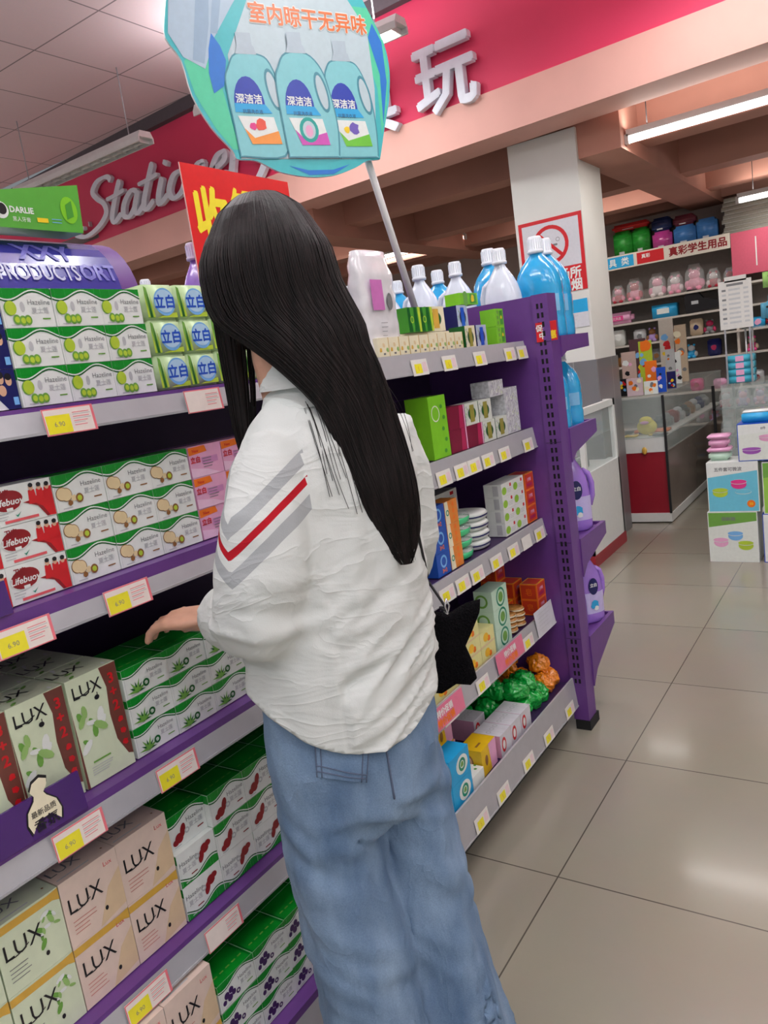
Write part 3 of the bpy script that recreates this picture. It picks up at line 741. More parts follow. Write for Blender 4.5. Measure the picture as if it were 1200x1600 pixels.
# upper layer stands on a hidden carton row
def greeny(mb, pl, w, h, pe, pz, d):
    mb.dec(pl, [(0, 0), (w * .3, 0), (w * .18, h), (0, h)], DGREEN, 1); mb.dec(pl, [(w * .45, 0), (w * .8, 0), (w * .7, h), (w * .5, h)], DGREEN, 1)
    mb.dec(pl, [(w * .85, 0), (w, 0), (w, h), (w * .8, h)], YGREEN, 2); mb.ring(pl, w * .3, h * .5, .1 * w, .14 * w, YGREEN, 2)
MG = print_mat('mid_green_card', (70, 150, 50))
und = simple_box(.335, .066, .06, CREAM, None); put(und, (-.075, 1.70, D1 + .001), 'long cream tray carton behind the flowered boxes', 'carton')
p = simple_box(.064, .064, .045, MG, greeny)
for c in range(2): put(p, (-.010 - .045, 1.762 + c * .0655, D1 + .0685), 'green carton with leaf bands on top shelf, %s of the pair' % ['left', 'right'][c], 'soap box', 'green cartons on the top shelf')
p = simple_box(.1, .068, .045, CREAM, barbell(GOLD)); put(p, (-.075, 1.895, D1 + .0685), 'cream carton with gold band and dark disc, upper layer of top shelf', 'soap box')
p2 = simple_box(.062, .066, .05, CREAM, barbell(OLIVE)); put(p2, (-.010, 1.985, D1 + .006), 'small cream carton with olive band, lower layer of top shelf', 'soap box')
p3 = simple_box(.068, .070, .045, print_mat('silver_blue_card', (178, 190, 214)), barbell(BLUE)); put(p3, (-.075, 2.075, D1 + .0685), 'silver carton with blue figure, upper layer of top shelf', 'soap box')
p4 = simple_box(.066, .066, .05, print_mat('silver_blue_card', (178, 190, 214)), barbell(BLUE)); put(p4, (-.010, 2.056, D1 + .006), 'silver carton with blue figure, lower layer of top shelf', 'soap box')
und2 = simple_box(.13, .066, .055, NAVY, None); put(und2, (-.085, 2.045, D1 + .001), 'navy carton under the silver carton on top shelf', 'soap box')
def limey(mb, pl, w, h, pe, pz, d):
    for k in range(3): mb.disc(pl, w * .3, h * (.2 + .3 * k), .12 * w, .10 * w, LGREEN, 1)
    mb.rect(pl, w * .55, h * .1, w * .9, h * .9, MG, 1); mb.blob(pl, w * .7, h * .5, .12 * w, YELLOW, 2)
p = simple_box(.058, .052, .05, LIME, limey)
for r in range(2): put(p, (-.010, 2.195, D1 + .012 + r * .0525), 'small lime green soap box near the purple end panel, %s' % ['lower', 'upper'][r], 'soap box', 'lime green boxes on the top shelf')
p = simple_box(.118, .034, .05, LIME, limey); put(p, (-.075, 2.105, D1 + .1405), 'flat lime green packet lying on the silver carton', 'soap box')
# second shelf, right bay
p = simple_box(.092, .164, .07, LIME, lambda mb, pl, w, h, pe, pz, d: (mb.ring(pl, w * .35, h * .72, .2 * w, .23 * w, WHITE, 1), [mb.disc(pl, w * (.7 + .1 * (k % 2)), h * (.1 + .18 * k), .08 * w, .06 * w, MG, 2) for k in range(5)]), name='soap_carton')
put(p, (-.010, 1.728, D2 + E1), 'tall lime green carton on the second shelf beside the blouse', 'soap carton')
MAR = print_mat('maroon_card', (122, 18, 52)); MARL = print_mat('crimson_print', (176, 34, 84))
p = simple_box(.1, .062, .06, MAR, lambda mb, pl, w, h, pe, pz, d: (mb.dec(pl, [(w * .62, 0), (w * .9, 0), (w * .9, h), (w * .7, h)], MARL, 1), mb.rect(pl, w * .93, 0, w, h, PINK, 1)))
for r in range(2):
    for c in range(2):
        if r == 1 and c == 1: continue
        put(p, (-.012, 1.826 + c * .1012 - (0.0 if r else 0), D2 + E1 + r * .0625), 'maroon soap box on the second shelf, %s %s' % (['lower', 'upper'][r], ['left', 'right'][c]), 'soap box', 'maroon boxes on the second shelf')
p = simple_box(.083, .062, .05, print_mat('pale_floral_card', (218, 224, 214)), barbell(OLIVE))
for i, (y0, r) in enumerate(((1.93, 1), (2.017, 1), (2.030, 0), (2.117, 0))):
    put(p, (-.012, y0, D2 + E1 + r * .0625), 'white carton with olive band on second shelf, %s' % ['upper left', 'upper right', 'lower left', 'lower right'][i], 'soap box', 'olive banded cartons on the second shelf')
FL = mat('grey_floral_card', (206, 208, 212), rough=.4, var=.28, scale=90)
def floral(mb, pl, w, h, pe, pz, d): leaves(mb, pl, w * .05, h * .05, w * .9, h * .9, 26, 8, (LGREY, WHITE, print_mat('mauve_grey', (176, 172, 190)), LUXG), 1, .0055)
p = simple_box(.1, .047, .06, FL, floral)
k = 0
for (y0, r) in ((2.203, 0), (2.203, 1), (2.103, 2), (2.203, 2)):
    put(p, (-.014, y0, D2 + E1 + (r * .0475 if y0 > 2.2 else .1255)), 'grey floral soap box on second shelf, %s' % ['bottom of right stack', 'middle of right stack', 'on the olive banded carton', 'top of right stack'][k], 'soap box', 'grey floral boxes on the second shelf'); k += 1
# middle shelf, right bay
p = simple_box(.072, .062, .05, print_mat('royal_blue_card', (36, 84, 176)), lambda mb, pl, w, h, pe, pz, d: (mb.ring(pl, w * .5, h * .6, .16 * w, .24 * w, SKY, 1), mb.text(pl, '3+2', w * .5, h * .2, h * .25, ORANGE, 2, bold=.03)))
for r in range(3): put(p, (-.012, 1.672, D3 + E1 + r * .0626), 'royal blue soap box on the middle shelf, %s of its stack' % ['bottom', 'middle', 'top'][r], 'soap box', 'royal blue boxes on the middle shelf')
p = simple_box(.07, .062, .05, print_mat('amber_card', (226, 138, 60)), lambda mb, pl, w, h, pe, pz, d: (mb.dec(pl, [(0, 0), (w * .35, 0), (w * .25, h), (0, h)], CREAM, 1), mb.ring(pl, w * .18, h * .5, .07 * w, .12 * w, print_mat('teal_print', (20, 140, 110)), 2), [mb.blob(pl, w * .65, h * (.2 + .3 * k), .12 * w, ORANGE, 1, seed=k) for k in range(3)]))
for r in range(3): put(p, (-.012, 1.747, D3 + E1 + r * .0626), 'orange and cream soap box on the middle shelf, %s of its stack' % ['bottom', 'middle', 'top'][r], 'soap box', 'orange cream boxes on the middle shelf')
def soap_dish(col, label, loc, r, h, stripe=None, cat='soap dish', grp='green soap packs on the middle shelf'):
    root = empty('soap_dish', loc); tag(root, label, cat, grp)
    mb = MB(); mb.loft([(0, 0, 0, r * .8, r * .72), (0, 0, h * .12, r * .95, r * .85), (0, 0, h * .5, r, r * .9), (0, 0, h * .58, r, r * .9)], col, 22, 2.6); mb.build('tray', root)
    mb = MB(); mb.loft([(0, 0, h * .58, r * 1.0, r * .9), (0, 0, h * .62, r * 1.02, r * .92), (0, 0, h * .9, r * .92, r * .82), (0, 0, h, r * .6, r * .5)], WHITE if stripe else CLEAR, 22, 2.6); mb.build('lid', root)
    if stripe:
        mb = MB(); mb.loft([(0, 0, h * .40, r * 1.012, r * .912), (0, 0, h * .56, r * 1.012, r * .912)], stripe, 22, 2.6, cap=False); mb.build('stripe', root)
    else:
        mb = MB(); mb.box((r * .4, -.012, h * .3), (r * .93, .014, h * .62), WHITE); mb.build('label', root)
MINTP = mat('mint_plastic', (70, 210, 140), rough=.2, var=.1, coat=.5)
for r in range(4): soap_dish(MINTP, 'mint green soap pack on the middle shelf, %s of the pile' % ['bottom', 'second', 'third', 'top'][r], (-.066, 1.872, D3 + E1 + r * .0335), .05, .033)
for r in range(4): soap_dish(WHITE, 'white soap dish with navy stripe on middle shelf, %s' % ['bottom', 'second', 'third', 'topmost'][r], (-.078, 1.985, D3 + E1 + r * .0285), .060, .028, NAVY, grp='striped soap dishes on the middle shelf')
def gcirc(mb, pl, w, h, pe, pz, d):
    mb.disc(pl, w * .22, h * .42, .2 * w, .3 * h, print_mat('apple_green', (150, 200, 60)), 1); mb.rect(pl, w * .72, h * .6, w * .86, h * .85, RED, 1)
    lines(mb, pl, w * .5, h * .45, w * .4, 3, h * .12, LGREY, 1); mb.rect(pe, d * .5, h * .1, d * .8, h * .9, LGREY, 1)
p = simple_box(.083, .0405, .06, WHITE, gcirc)
for r in range(4):
    for c in range(2): put(p, (-.014, 2.108 + c * .0842, D3 + E1 + r * .041), 'white box with apple green spot on middle shelf, %s %s' % (['lowest', 'second', 'third', 'highest'][r], ['left', 'right'][c]), 'soap box', 'green spotted boxes on the middle shelf')
p5 = simple_box(.16, .0405, .06, WHITE, gcirc)
for r in range(4): put(p5, (-.165, 1.94, D3 + E1 + r * .041), 'long white box set back on the middle shelf, %s' % ['lowest', 'second', 'third', 'highest'][r], 'soap box', 'long white boxes on the middle shelf')
def lux98(mb, pl, w, h, pe, pz, d):
    for (a, b, c2, d2) in ((0, 0, w, h * .06), (0, h * .94, w, h), (0, 0, w * .06, h), (w * .94, 0, w, h)): mb.rect(pl, a, b, c2, d2, ORANGE, 1)
    mb.text(pl, '1998', w * .5, h * .62, h * .3, PINK, 2, bold=.03); mb.rect(pl, w * .2, h * .2, w * .8, h * .4, MARL, 2)
    for (a, b, c2, d2) in ((0, 0, d, h * .06), (0, h * .94, d, h), (0, 0, d * .06, h), (d * .94, 0, d, h)): mb.rect(pe, a, b, c2, d2, ORANGE, 1)
    mb.text(pe, '皂', d * .5, h * .5, h * .5, ORANGE, 2)
    for (a, b, c2, d2) in ((0, 0, w, d * .06), (0, d * .94, w, d), (0, 0, w * .06, d), (w * .94, 0, w, d)): mb.rect((Vector((0, 0, h)), Y, -X), a, b, c2, d2, YELLOW, 1)
p = simple_box(.072, .0535, .06, print_mat('brick_red_card', (206, 62, 34)), lux98)
for r in range(3): put(p, (-.012, 2.280, D3 + E1 + r * .054), 'orange red soap box by the end panel on middle shelf, %s' % ['bottom', 'middle', 'top'][r], 'soap box', 'orange red boxes on the middle shelf')
# fourth shelf, right bay
for i, (xx, yy, zz) in enumerate(((-.012, 2.282, 0), (-.012, 2.282, 1), (-.095, 2.282, 0), (-.095, 2.282, 1), (-.156, 2.282, 0), (-.156, 2.282, 1), (-.156, 2.282, 2), (-.10, 2.205, 1.0 * 0))):
    put(p, (xx, yy, D4 + E1 + zz * .054), 'orange red soap box on fourth shelf, %s' % ['front lower', 'front upper', 'middle lower', 'middle upper', 'back lower', 'back upper', 'topmost, standing alone', 'left of the stack'][i], 'soap box', 'orange red boxes on the fourth shelf')
def mint(mb, pl, w, h, pe, pz, d):
    mb.ring(pl, w * .55, h * .5, .22 * w, .28 * w, print_mat('teal_print', (20, 140, 110)), 1); mb.disc(pl, w * .55, h * .5, .15 * w, .15 * w, LGREEN, 1); mb.ring(pe, d * .4, h * .5, .14 * w, .2 * w, LGREEN, 1)
p = simple_box(.105, .062, .06, print_mat('mint_card', (196, 226, 204)), mint)
for r in range(3): put(p, (-.012, 1.955, D4 + E1 + r * .0626), 'pale mint soap box on the fourth shelf, %s of its stack' % ['bottom', 'middle', 'top'][r], 'soap box', 'pale mint boxes on the fourth shelf')
def yel(mb, pl, w, h, pe, pz, d):
    mb.disc(pl, w * .4, h * .55, .18 * w, .14 * w, print_mat('lotus_yellow', (240, 190, 50)), 1); mb.blob(pl, w * .6, h * .35, .12 * w, ORANGE, 1); mb.rect(pl, 0, 0, w, h * .12, BEIGE, 1); leaves(mb, pe, d * .1, h * .2, d * .7, h * .6, 6, 2, (LGREEN, GOLD), 1, .006)
p = simple_box(.092, .046, .055, print_mat('pale_yellow_card', (230, 226, 156)), yel)
for r, (cs) in enumerate(((0, 1, 2, 3), (1, 2, 3), (1, 2))):
    for c in cs: put(p, (-.014, 1.576 + c * .0932, D4 + E1 + r * .0466), 'pale yellow soap box on fourth shelf, %s %s' % (['bottom', 'middle', 'top'][r], ORD[c]), 'soap box', 'pale yellow boxes on the fourth shelf')
BRP = mat('brown_wrapper', (170, 120, 60), rough=.25, var=.35, scale=60, coat=.5)
rr = random.Random(3)
for i in range(8):
    mb = MB(); mb.loft([(0, 0, 0, .030, .022), (0, 0, .004, .036, .026), (0, 0, .012, .036, .026), (0, 0, .016, .03, .02)], BRP, 18, 2.3)
    mb.loft([(0, 0, .0055, .0366, .0266), (0, 0, .0095, .0366, .0266)], CREAM, 18, 2.3, cap=False)
    o = mb.build('soap_bar', loc=(-.056 - .002 * (i % 2), 2.108 + .085 * (i // 4) * .75 + .012, D4 + E1 + .0165 * (i % 4)))
    tag(o, 'brown and cream wrapped soap bar, fourth shelf, %s of the %s pile' % (['bottom', 'second', 'third', 'top'][i % 4], ['left', 'right'][i // 4]), 'soap bar', 'brown wrapped soap bars')
# bottom shelf, right bay
def aqua(mb, pl, w, h, pe, pz, d):
    mb.disc(pl, w * .6, h * .5, .3 * w, .36 * h, WHITE, 1); mb.ring(pl, w * .6, h * .5, .10 * w, .17 * w, print_mat('teal_print', (20, 140, 110)), 2); mb.blob(pl, w * .6, h * .5, .09 * w, LGREEN, 2)
p = simple_box(.105, .072, .06, CYAN, aqua)
k = 0
for (y0, r, xx) in ((1.41, 0, .038), (1.41, 1, .038), (1.517, 0, .038), (1.517, 1, .038)):
    put(p, (xx, y0, D5 + E1 + r * .0726), 'aqua blue soap box on bottom shelf beside the jeans, %s' % ['lower left', 'upper left', 'lower right', 'upper right'][k], 'soap box', 'aqua boxes on the bottom shelf'); k += 1
def yell(mb, pl, w, h, pe, pz, d):
    mb.dec(pl, [(w * .6, 0), (w, 0), (w, h), (w * .5, h)], PINK, 1); mb.disc(pe, d * .45, h * .5, .16 * h, .3 * h, BROWN, 1); mb.disc(pe, d * .45, h * .52, .1 * h, .2 * h, SKIN, 2); mb.rect(pz, w * .2, d * .3, w * .5, d * .4, BROWN, 1); mb.disc(pl, w * .3, h * .5, .12 * h, .2 * h, BROWN, 2)
YC = print_mat('yolk_yellow_card', (228, 188, 30))
p = simple_box(.095, .078, .07, YC, yell)
for i, (x, y0, z0, rz) in enumerate(((-.075, 1.65, 0, .0), (.030, 1.700, 0, .03), (-.075, 1.65, .0785, .06), (-.152, 1.60, 0, 0))):
    put(p, (x, y0, D5 + E1 + z0), 'yolk yellow box with a pictured face on bottom shelf, %s' % ['behind', 'front', 'raised at the back', 'deepest'][i], 'soap box', 'yolk yellow boxes on the bottom shelf', rz)
def wp(mb, pl, w, h, pe, pz, d):
    for k in range(3): mb.ring(pz, w * (.2 + .3 * k), d * .5, .005, .008, LGREY, 1); mb.rect(pz, w * (.35 + .3 * k), 0, w * (.35 + .3 * k) + .001, d, LGREY, 1)
    mb.disc(pl, w * .3, h * .5, .2 * w, .33 * h, RED, 1); mb.disc(pl, w * .3, h * .5, .12 * w, .2 * h, WHITE, 2); mb.rect(pe, 0, 0, d, h, PINK, 1)
p = simple_box(.072, .068, .085, print_mat('silver_white_card', (214, 214, 220)), wp, side=PINK)
for i in range(4): put(p, (.034 if i < 3 else -.08, 1.812 + (i % 3) * .0735 + (.06 if i == 3 else 0), D5 + E1 + (.0 if i < 3 else 0)), 'silver white box with red emblem on bottom shelf, %s' % ['leftmost', 'second', 'rightmost', 'behind the others'][i], 'soap box', 'silver white boxes on the bottom shelf')
p = simple_box(.066, .04, .05, WHITE, lambda mb, pl, w, h, pe, pz, d: [mb.blob(pz, w * (.2 + .25 * k), d * (.3 + .2 * (k % 2)), .08 * w, MG, 1, seed=k) for k in range(4)])
for i in range(2): put(p, (.036 - .052 * i, 1.628, D5 + E1), 'small white box with green leaf print beside the aqua boxes, %s' % ['front', 'back'][i], 'soap box', 'leaf print boxes on the bottom shelf')
def wrapped(col, loc, label, grp, seed, rx, ry, rz_):
    rr = random.Random(seed); bm = bmesh.new(); bmesh.ops.create_icosphere(bm, subdivisions=5, radius=1)
    off = Vector((rr.random() * 9, rr.random() * 9, rr.random() * 9))
    for v in bm.verts:
        n = v.co.normalized(); p = Vector((n.x * rx, n.y * ry, n.z * rz_))
        q = p + off
        k = 1 + .30 * noise.noise(q * 34) + .30 * (.35 - abs(noise.noise(q * 62))) + .16 * (.3 - abs(noise.noise(q * 130)))
        v.co = p * k; v.co.z = max(v.co.z, -rz_ * .86)
    me = bpy.data.meshes.new('wrapped_pack'); bm.to_mesh(me); bm.free()
    for pp in me.polygons: pp.use_smooth = True
    me.materials.append(col); o = bpy.data.objects.new('wrapped_pack', me); COL.objects.link(o); o.location = (loc[0], loc[1], loc[2] + rz_ * .86)
    tag(o, label, 'soap pack', grp)
WG = mat('green_cellophane', (14, 165, 60), rough=.12, var=.3, scale=18, coat=1.0); WO = mat('orange_cellophane', (240, 134, 24), rough=.12, var=.3, scale=18, coat=1.0)
gp = [(-.03, 2.085, 0), (-.02, 2.145, 0), (-.02, 2.205, 0), (-.11, 2.03, 0), (-.11, 2.11, 0), (-.20, 2.0, 0), (-.10, 2.06, .058), (-.035, 2.075, .058), (-.20, 2.085, .0), (-.17, 2.035, .058), (-.035, 2.15, .056)]
gl = ['front left', 'front middle', 'front right', 'second rank left', 'second rank right', 'deep inside left', 'on top behind', 'on top in front', 'far left', 'on top at far left', 'on top at right']
for i, g in enumerate(gp): wrapped(WG, (g[0], g[1], D5 + g[2]), 'green film wrapped soap pack on bottom shelf, %s' % gl[i], 'green wrapped packs', i, .042, .031, .034)
gp = [(-.02, 2.265, 0), (-.02, 2.318, .0), (-.10, 2.20, 0), (-.10, 2.28, 0), (-.045, 2.30, .056), (-.13, 2.235, .058), (-.18, 2.26, 0), (-.19, 2.19, .0), (-.16, 2.30, .07)]
gl = ['front left', 'front right', 'second rank left', 'second rank right', 'on top in front', 'on top behind', 'deep middle', 'deep left', 'on top at the back']
for i, g in enumerate(gp): wrapped(WO, (g[0], g[1], D5 + g[2]), 'orange film wrapped soap pack on bottom shelf, %s' % gl[i], 'orange wrapped packs', 20 + i, .036, .027, .034)

# ---------------------------------------------------------------- price tags
TAGW = print_mat('tag_paper', (238, 226, 218)); TAGP = print_mat('tag_pink_border', (232, 120, 130)); TAGY = print_mat('tag_yellow', (236, 226, 50))
def big_tag(yellow):
    SL, CL_ = .119, .993; w, h = .083, .038; mb = MB(); pl = (Vector((0, 0, 0)), Y, (Z - X * .12).normalized())
    mb.dec(pl, [(0, 0), (w, 0), (w, h), (0, h)], TAGP, 1); mb.rect(pl, .0015, .0015, w - .0045, h - .002, TAGW, 2)
    if yellow: mb.rect(pl, .003, .002, w * .5, h - .010, TAGY, 3); mb.text(pl, '6.90', w * .27, h * .40, h * .26, GREYT, 4)
    lines(mb, pl, w * .56, h * .75, w * .36, 4, h * .16, TAGP, 3, .001); lines(mb, pl, w * .56, h * .68, w * .36, 3, h * .16, LGREY, 3, .001, 2)
    mb.prism([(-.0006, 0), (0, 0), (-SL * h, h * CL_), (-.0006 - SL * h, h * CL_)], 1, 0, w, TAGW)
    return mb.build('price_tag')
bt, bw = big_tag(True), big_tag(False)
for (q, x, y0, z0, sh, wh) in ((bt, 0, .635, 1.2775, 'top', 'under the lime boxes'), (bw, 0, .897, 1.2775, 'top', 'under the green packets'), (bt, 0, .498, 1.001, 'second', 'at the frame edge'), (bt, 0, .670, 1.001, 'second', 'under the ginger boxes'),
                              (bt, 0, .510, .697, 'middle', 'under the tall green cartons'), (bt, 0, .695, .697, 'middle', 'under the aloe boxes'), (bt, 0, .557, .383, 'fourth', 'under the pink cartons'), (bw, 0, .722, .383, 'fourth', 'under the red date boxes')):
    put(q, (x + .0175, y0, z0), '%s price tag on the %s shelf rail, %s' % ('yellow and white' if q is bt else 'plain white', sh, wh), 'price tag', 'large price tags')
def small_tag():
    SL, CL_ = .1386, .990; w, h = .076, .040; mb = MB(); pl = (Vector((0, 0, 0)), Y, (Z - X * .14).normalized())
    mb.dec(pl, [(0, 0), (w, 0), (w, h), (0, h)], print_mat('tag_white', (228, 226, 220)), 1); mb.rect(pl, w * .16, h * .14, w * .60, h * .72, TAGY, 2); mb.rect(pl, w * .66, h * .2, w * .92, h * .8, print_mat('tag_pale_pink', (230, 206, 210)), 2); mb.text(pl, '5', w * .38, h * .42, h * .4, GOLD, 3)
    mb.prism([(-.0006, 0), (0, 0), (-SL * h, h * CL_), (-.0006 - SL * h, h * CL_)], 1, 0, w, TAGW)
    return mb.build('price_tag')
st = small_tag()
TB = {1: ('top', 1.2785, [1.634, 1.79, 1.973, 2.18, 2.275]), 2: ('second', .989, [1.683, 1.782, 1.860, 1.949, 2.062, 2.243]), 3: ('middle', .692, [1.623, 1.711, 1.799, 1.926, 2.047, 2.258]),
      4: ('fourth', .386, [1.559, 1.752, 2.08]), 5: ('bottom', .088, [1.562, 1.70, 1.88, 2.045, 2.235])}
for k, (sh, z0, ys) in TB.items():
    for i, y0 in enumerate(ys):
        put(st, (XF[k] + .0175, y0, z0), 'small yellow price tag on the %s shelf rail beyond the person, %s' % (sh, ORD[i]), 'price tag', 'small price tags')
mb = MB(); pl = (Vector((0, 0, 0)), Y, (Z - X * .14).normalized()); mb.rect(pl, 0, 0, .07, .04, print_mat('tag_white', (228, 226, 220)), 1); mb.prism([(-.0006, 0), (0, 0), (-.0055, .0396), (-.0061, .0396)], 1, 0, .07, TAGW)
put(mb.build('price_tag'), (.0165, 2.155, .692), 'blank white price tag on the middle shelf rail', 'price tag')
def promo(y0, w, words, z0, lab):
    mb = MB(); h = .058; pl = (Vector((0, 0, 0)), Y, (Z - X * .1).normalized()); mb.prism([(-.0008, 0), (0, 0), (-.1 * h, h), (-.0008 - .1 * h, h)], 1, 0, w, PINK)
    mb.rect(pl, 0, 0, w, h, print_mat('promo_pink', (226, 120, 150)), 1); mb.text(pl, words, w * .5, h * .68, h * .36, WHITE, 2, bold=.03); mb.text(pl, words, w * .5, h * .26, h * .38, ORANGE, 2, bold=.05)
    put(mb.build('promotion_strip'), (.0185, y0, z0), lab, 'price strip')
promo(1.885, .19, '特价促销', .392, 'pink promotion strip on the fourth shelf rail, right of the bag')
promo(1.47, .20, '特价促销', .392, 'pink promotion strip on the fourth shelf rail, left of the bag')
mb = MB(); mb.prism([(0, 0), (.0008, 0), (-.010, .085), (-.011, .085)], 1, 0, .15, print_mat('notice_white', (214, 214, 220)))
lines(mb, (Vector((.0009, 0, 0)), Y, (Z - X * .13).normalized()), .02, .07, .11, 5, .012, LGREY, 2)
put(mb.build('notice_card'), (.0170, 2.195, .386), 'white notice card at the right end of the fourth shelf rail', 'notice')
mb = MB(); mb.box((-.001, 0, 0), (0, .066, .062), RED); pl = PYm(.0, 0, 0)
mb = MB(); mb.box((0, -.0012, 0), (.066, 0, .060), RED); pl = PYm(-.0012)
mb.text(pl, '促销', .022, .042, .022, WHITE, 1, bold=.03); mb.text(pl, '中', .018, .018, .022, WHITE, 1, bold=.03); mb.text(pl, '惠', .05, .018, .026, YELLOW, 1, bold=.05)
put(mb.build('promotion_sticker'), (.052, 2.350, 1.322), 'small red and yellow sticker on the slotted purple post', 'sticker', rz=.15)
# purple shelf guard with gourd shaped badge on the middle shelf
gd = empty('shelf_guard', (0, 0, 0)); tag(gd, 'dark purple shelf guard with a gourd shaped badge, middle shelf left', 'shelf guard')
mb = MB(); GP = mat('dark_purple_plastic', (70, 30, 110), rough=.25, var=.05, coat=.4)
mb.prism([(.006, .743), (.010, .743), (.004, .800), (.0, .800)], 1, .31, .575, GP); mb.build('guard_strip', gd)
mb = MB(); pl = (Vector((.0105, 0, .742)), Y, (Z - X * .1).normalized())
def gourd(c, k): return [(c[0] + k * p[0], c[1] + k * p[1]) for p in [(-.010, -.012), (.010, -.012), (.022, -.026), (.026, -.012), (.022, .004), (.010, .016), (.007, .022), (.014, .030), (.016, .038), (.006, .044), (-.006, .040), (-.012, .030), (-.008, .022), (-.010, .016), (-.022, .004), (-.026, -.012), (-.022, -.026)]]
mb.dec(pl, gourd((.512, .036), 1.08), BLACK, 1); mb.dec(pl, gourd((.512, .036), .98), CREAM, 2)
mb.text(pl, '最新品质', .512, .034, .0095, BLACK, 3, bold=.01); mb.text(pl, '香氛', .512, .017, .019, BLACK, 3, bold=.012); mb.build('gourd_badge', gd)
mb = MB(); mb.prism([(.0, 1.055), (.004, 1.055), (-.001, 1.10), (-.005, 1.10)], 1, .31, .535, GP); put(mb.build('shelf_guard'), (.005, 0, 0), 'plain dark purple shelf guard at the left frame edge, second shelf', 'shelf guard')
# ---------------------------------------------------------------- bottles
BLUEP = mat('blue_clear_plastic', (40, 170, 226), rough=.12, var=.05, coat=.8, sss=.2); WHITEP = mat('white_bottle_plastic', (222, 230, 242), rough=.25, var=.02, coat=.4)
LILAC = mat('lilac_bottle_plastic', (160, 120, 214), rough=.25, var=.03, coat=.5); CAPW = mat('white_cap_plastic', (236, 240, 246), rough=.3, var=.02); CAPL = mat('pale_lilac_cap', (214, 206, 232), rough=.3, var=.02)
LAB = print_mat('bottle_label_blue', (128, 190, 228))
def bottle(kind, loc, label, group, rz=0., sc=1., cat='bottle'):
    """body lathe with an oblong section, neck, screw cap, moulded handle, label"""
    key = 'B_' + kind
    if key not in PROTO:
        r = empty('detergent_bottle', (0, 0, 0))
        body = {'blue': BLUEP, 'white': WHITEP, 'lilac': LILAC}[kind]; H = .30
        A = {'blue': .072, 'white': .066, 'lilac': .056}[kind]; B = {'blue': .042, 'white': .044, 'lilac': .036}[kind]
        prof = [(0, .86), (.006, .97), (.02, 1), (.06, 1), (.075, .965), (.085, 1), (.13, 1), (.138, .97), (.146, 1), (.175, .97), (.205, .86), (.228, .68), (.245, .46), (.256, .32), (.262, .25), (.275, .25)] if kind == 'blue' else \
               [(0, .86), (.006, .97), (.02, 1), (.08, 1.0), (.13, .98), (.165, .92), (.195, .80), (.22, .62), (.24, .42), (.252, .30), (.258, .27), (.27, .27)]
        mb = MB(); mb.loft([(0, 0, z, A * k, max(B * k, A * k * .55 if z > .23 else 0)) for z, k in prof], body, 28, 2.5); mb.build('body', r)
        mb = MB(); c = CAPW if kind != 'lilac' else CAPL; a = .021
        mb.loft([(0, 0, .262, a * 1.12, a * 1.12), (0, 0, .270, a * 1.15, a * 1.15), (0, 0, .272, a, a), (0, 0, .308, a * .94, a * .94), (0, 0, .311, a * .85, a * .85)], c, 20)
        for k in range(20):
            w = 2 * math.pi * k / 20; mb.box((a * math.cos(w) - .001, a * math.sin(w) - .001, .274), (a * math.cos(w) + .001, a * math.sin(w) + .001, .304), c)
        mb.build('cap', r)
        mb = MB()
        if kind != 'blue': mb.tube([(A * .62, 0, .215), (A * .98, 0, .20), (A * 1.16, 0, .165), (A * 1.15, 0, .12), (A * .95, 0, .085)], [.009, .010, .0105, .010, .009], body, 10); mb.build('handle', r)
        
        mb = MB(); lo, hi = (.085, .135) if kind == 'blue' else (.04, .125)
        n = 15; vs = []
        for k in range(n):
            w = -math.pi * .86 + math.pi * .72 * k / (n - 1)
            cc, dd = math.cos(w), math.sin(w); e = 2 / 2.5
            for z in (lo, hi): vs.append((A * 1.012 * math.copysign(abs(cc) ** e, cc), B * 1.015 * math.copysign(abs(dd) ** e, dd), z))
        mb.add(vs, [(2 * k, 2 * k + 2, 2 * k + 3, 2 * k + 1) for k in range(n - 1)], {'blue': LAB, 'white': print_mat('white_label', (240, 244, 250)), 'lilac': print_mat('lilac_label', (200, 190, 236))}[kind], True)
        pl = PYm(-B * 1.03)
        if kind == 'lilac': mb.disc(pl, 0, .150, .021, .034, NAVY, 1, 20); mb.text(pl, '立白', 0, .155, .016, WHITE, 2, bold=.03); mb.blob(pl, .0, .075, .022, CYAN, 3); mb.blob(pl, .006, .06, .012, WHITE, 4)
        elif kind == 'white': lines(mb, pl, -.02, .115, .04, 3, .006, GREYT, 3); mb.disc(pl, 0, .07, .024, .02, SKY, 3)
        else: lines(mb, pl, -.03, .125, .06, 4, .009, WHITE, 3)
        mb.build('label', r)
        PROTO[key] = r
    o = put(PROTO[key], loc, label, cat, group, rz); o.scale = (sc, sc, sc)
    return o
PROTO = {}
ET = 1.3225
bottle('blue', (.008, 2.525, ET), 'blue softener bottle on top end shelf, front right corner', 'blue bottles', .0, 1.10)
bottle('blue', (.002, 2.622, ET), 'blue softener bottle on top end shelf, behind the corner one', 'blue bottles', .0, 1.10)
bottle('blue', (-.20, 2.605, ET), 'blue softener bottle on top end shelf, between two white bottles', 'blue bottles', -.3, 1.12)
bottle('blue', (-.42, 2.62, ET), 'blue softener bottle behind the board pole', 'blue bottles', .2, 1.02)
bottle('blue', (-.60, 2.62, ET), 'blue softener bottle on top end shelf near the hair', 'blue bottles', .2, 1.0)
bottle('white', (-.082, 2.43, ET), 'white detergent bottle just left of the corner blue bottle', 'white bottles', 3.0, 1.02)
bottle('white', (-.262, 2.46, ET), 'white detergent bottle above the silver carton', 'white bottles', 3.2, 1.0)
bottle('white', (-.415, 2.475, ET), 'white detergent bottle right of the board pole', 'white bottles', 3.1, 1.06)
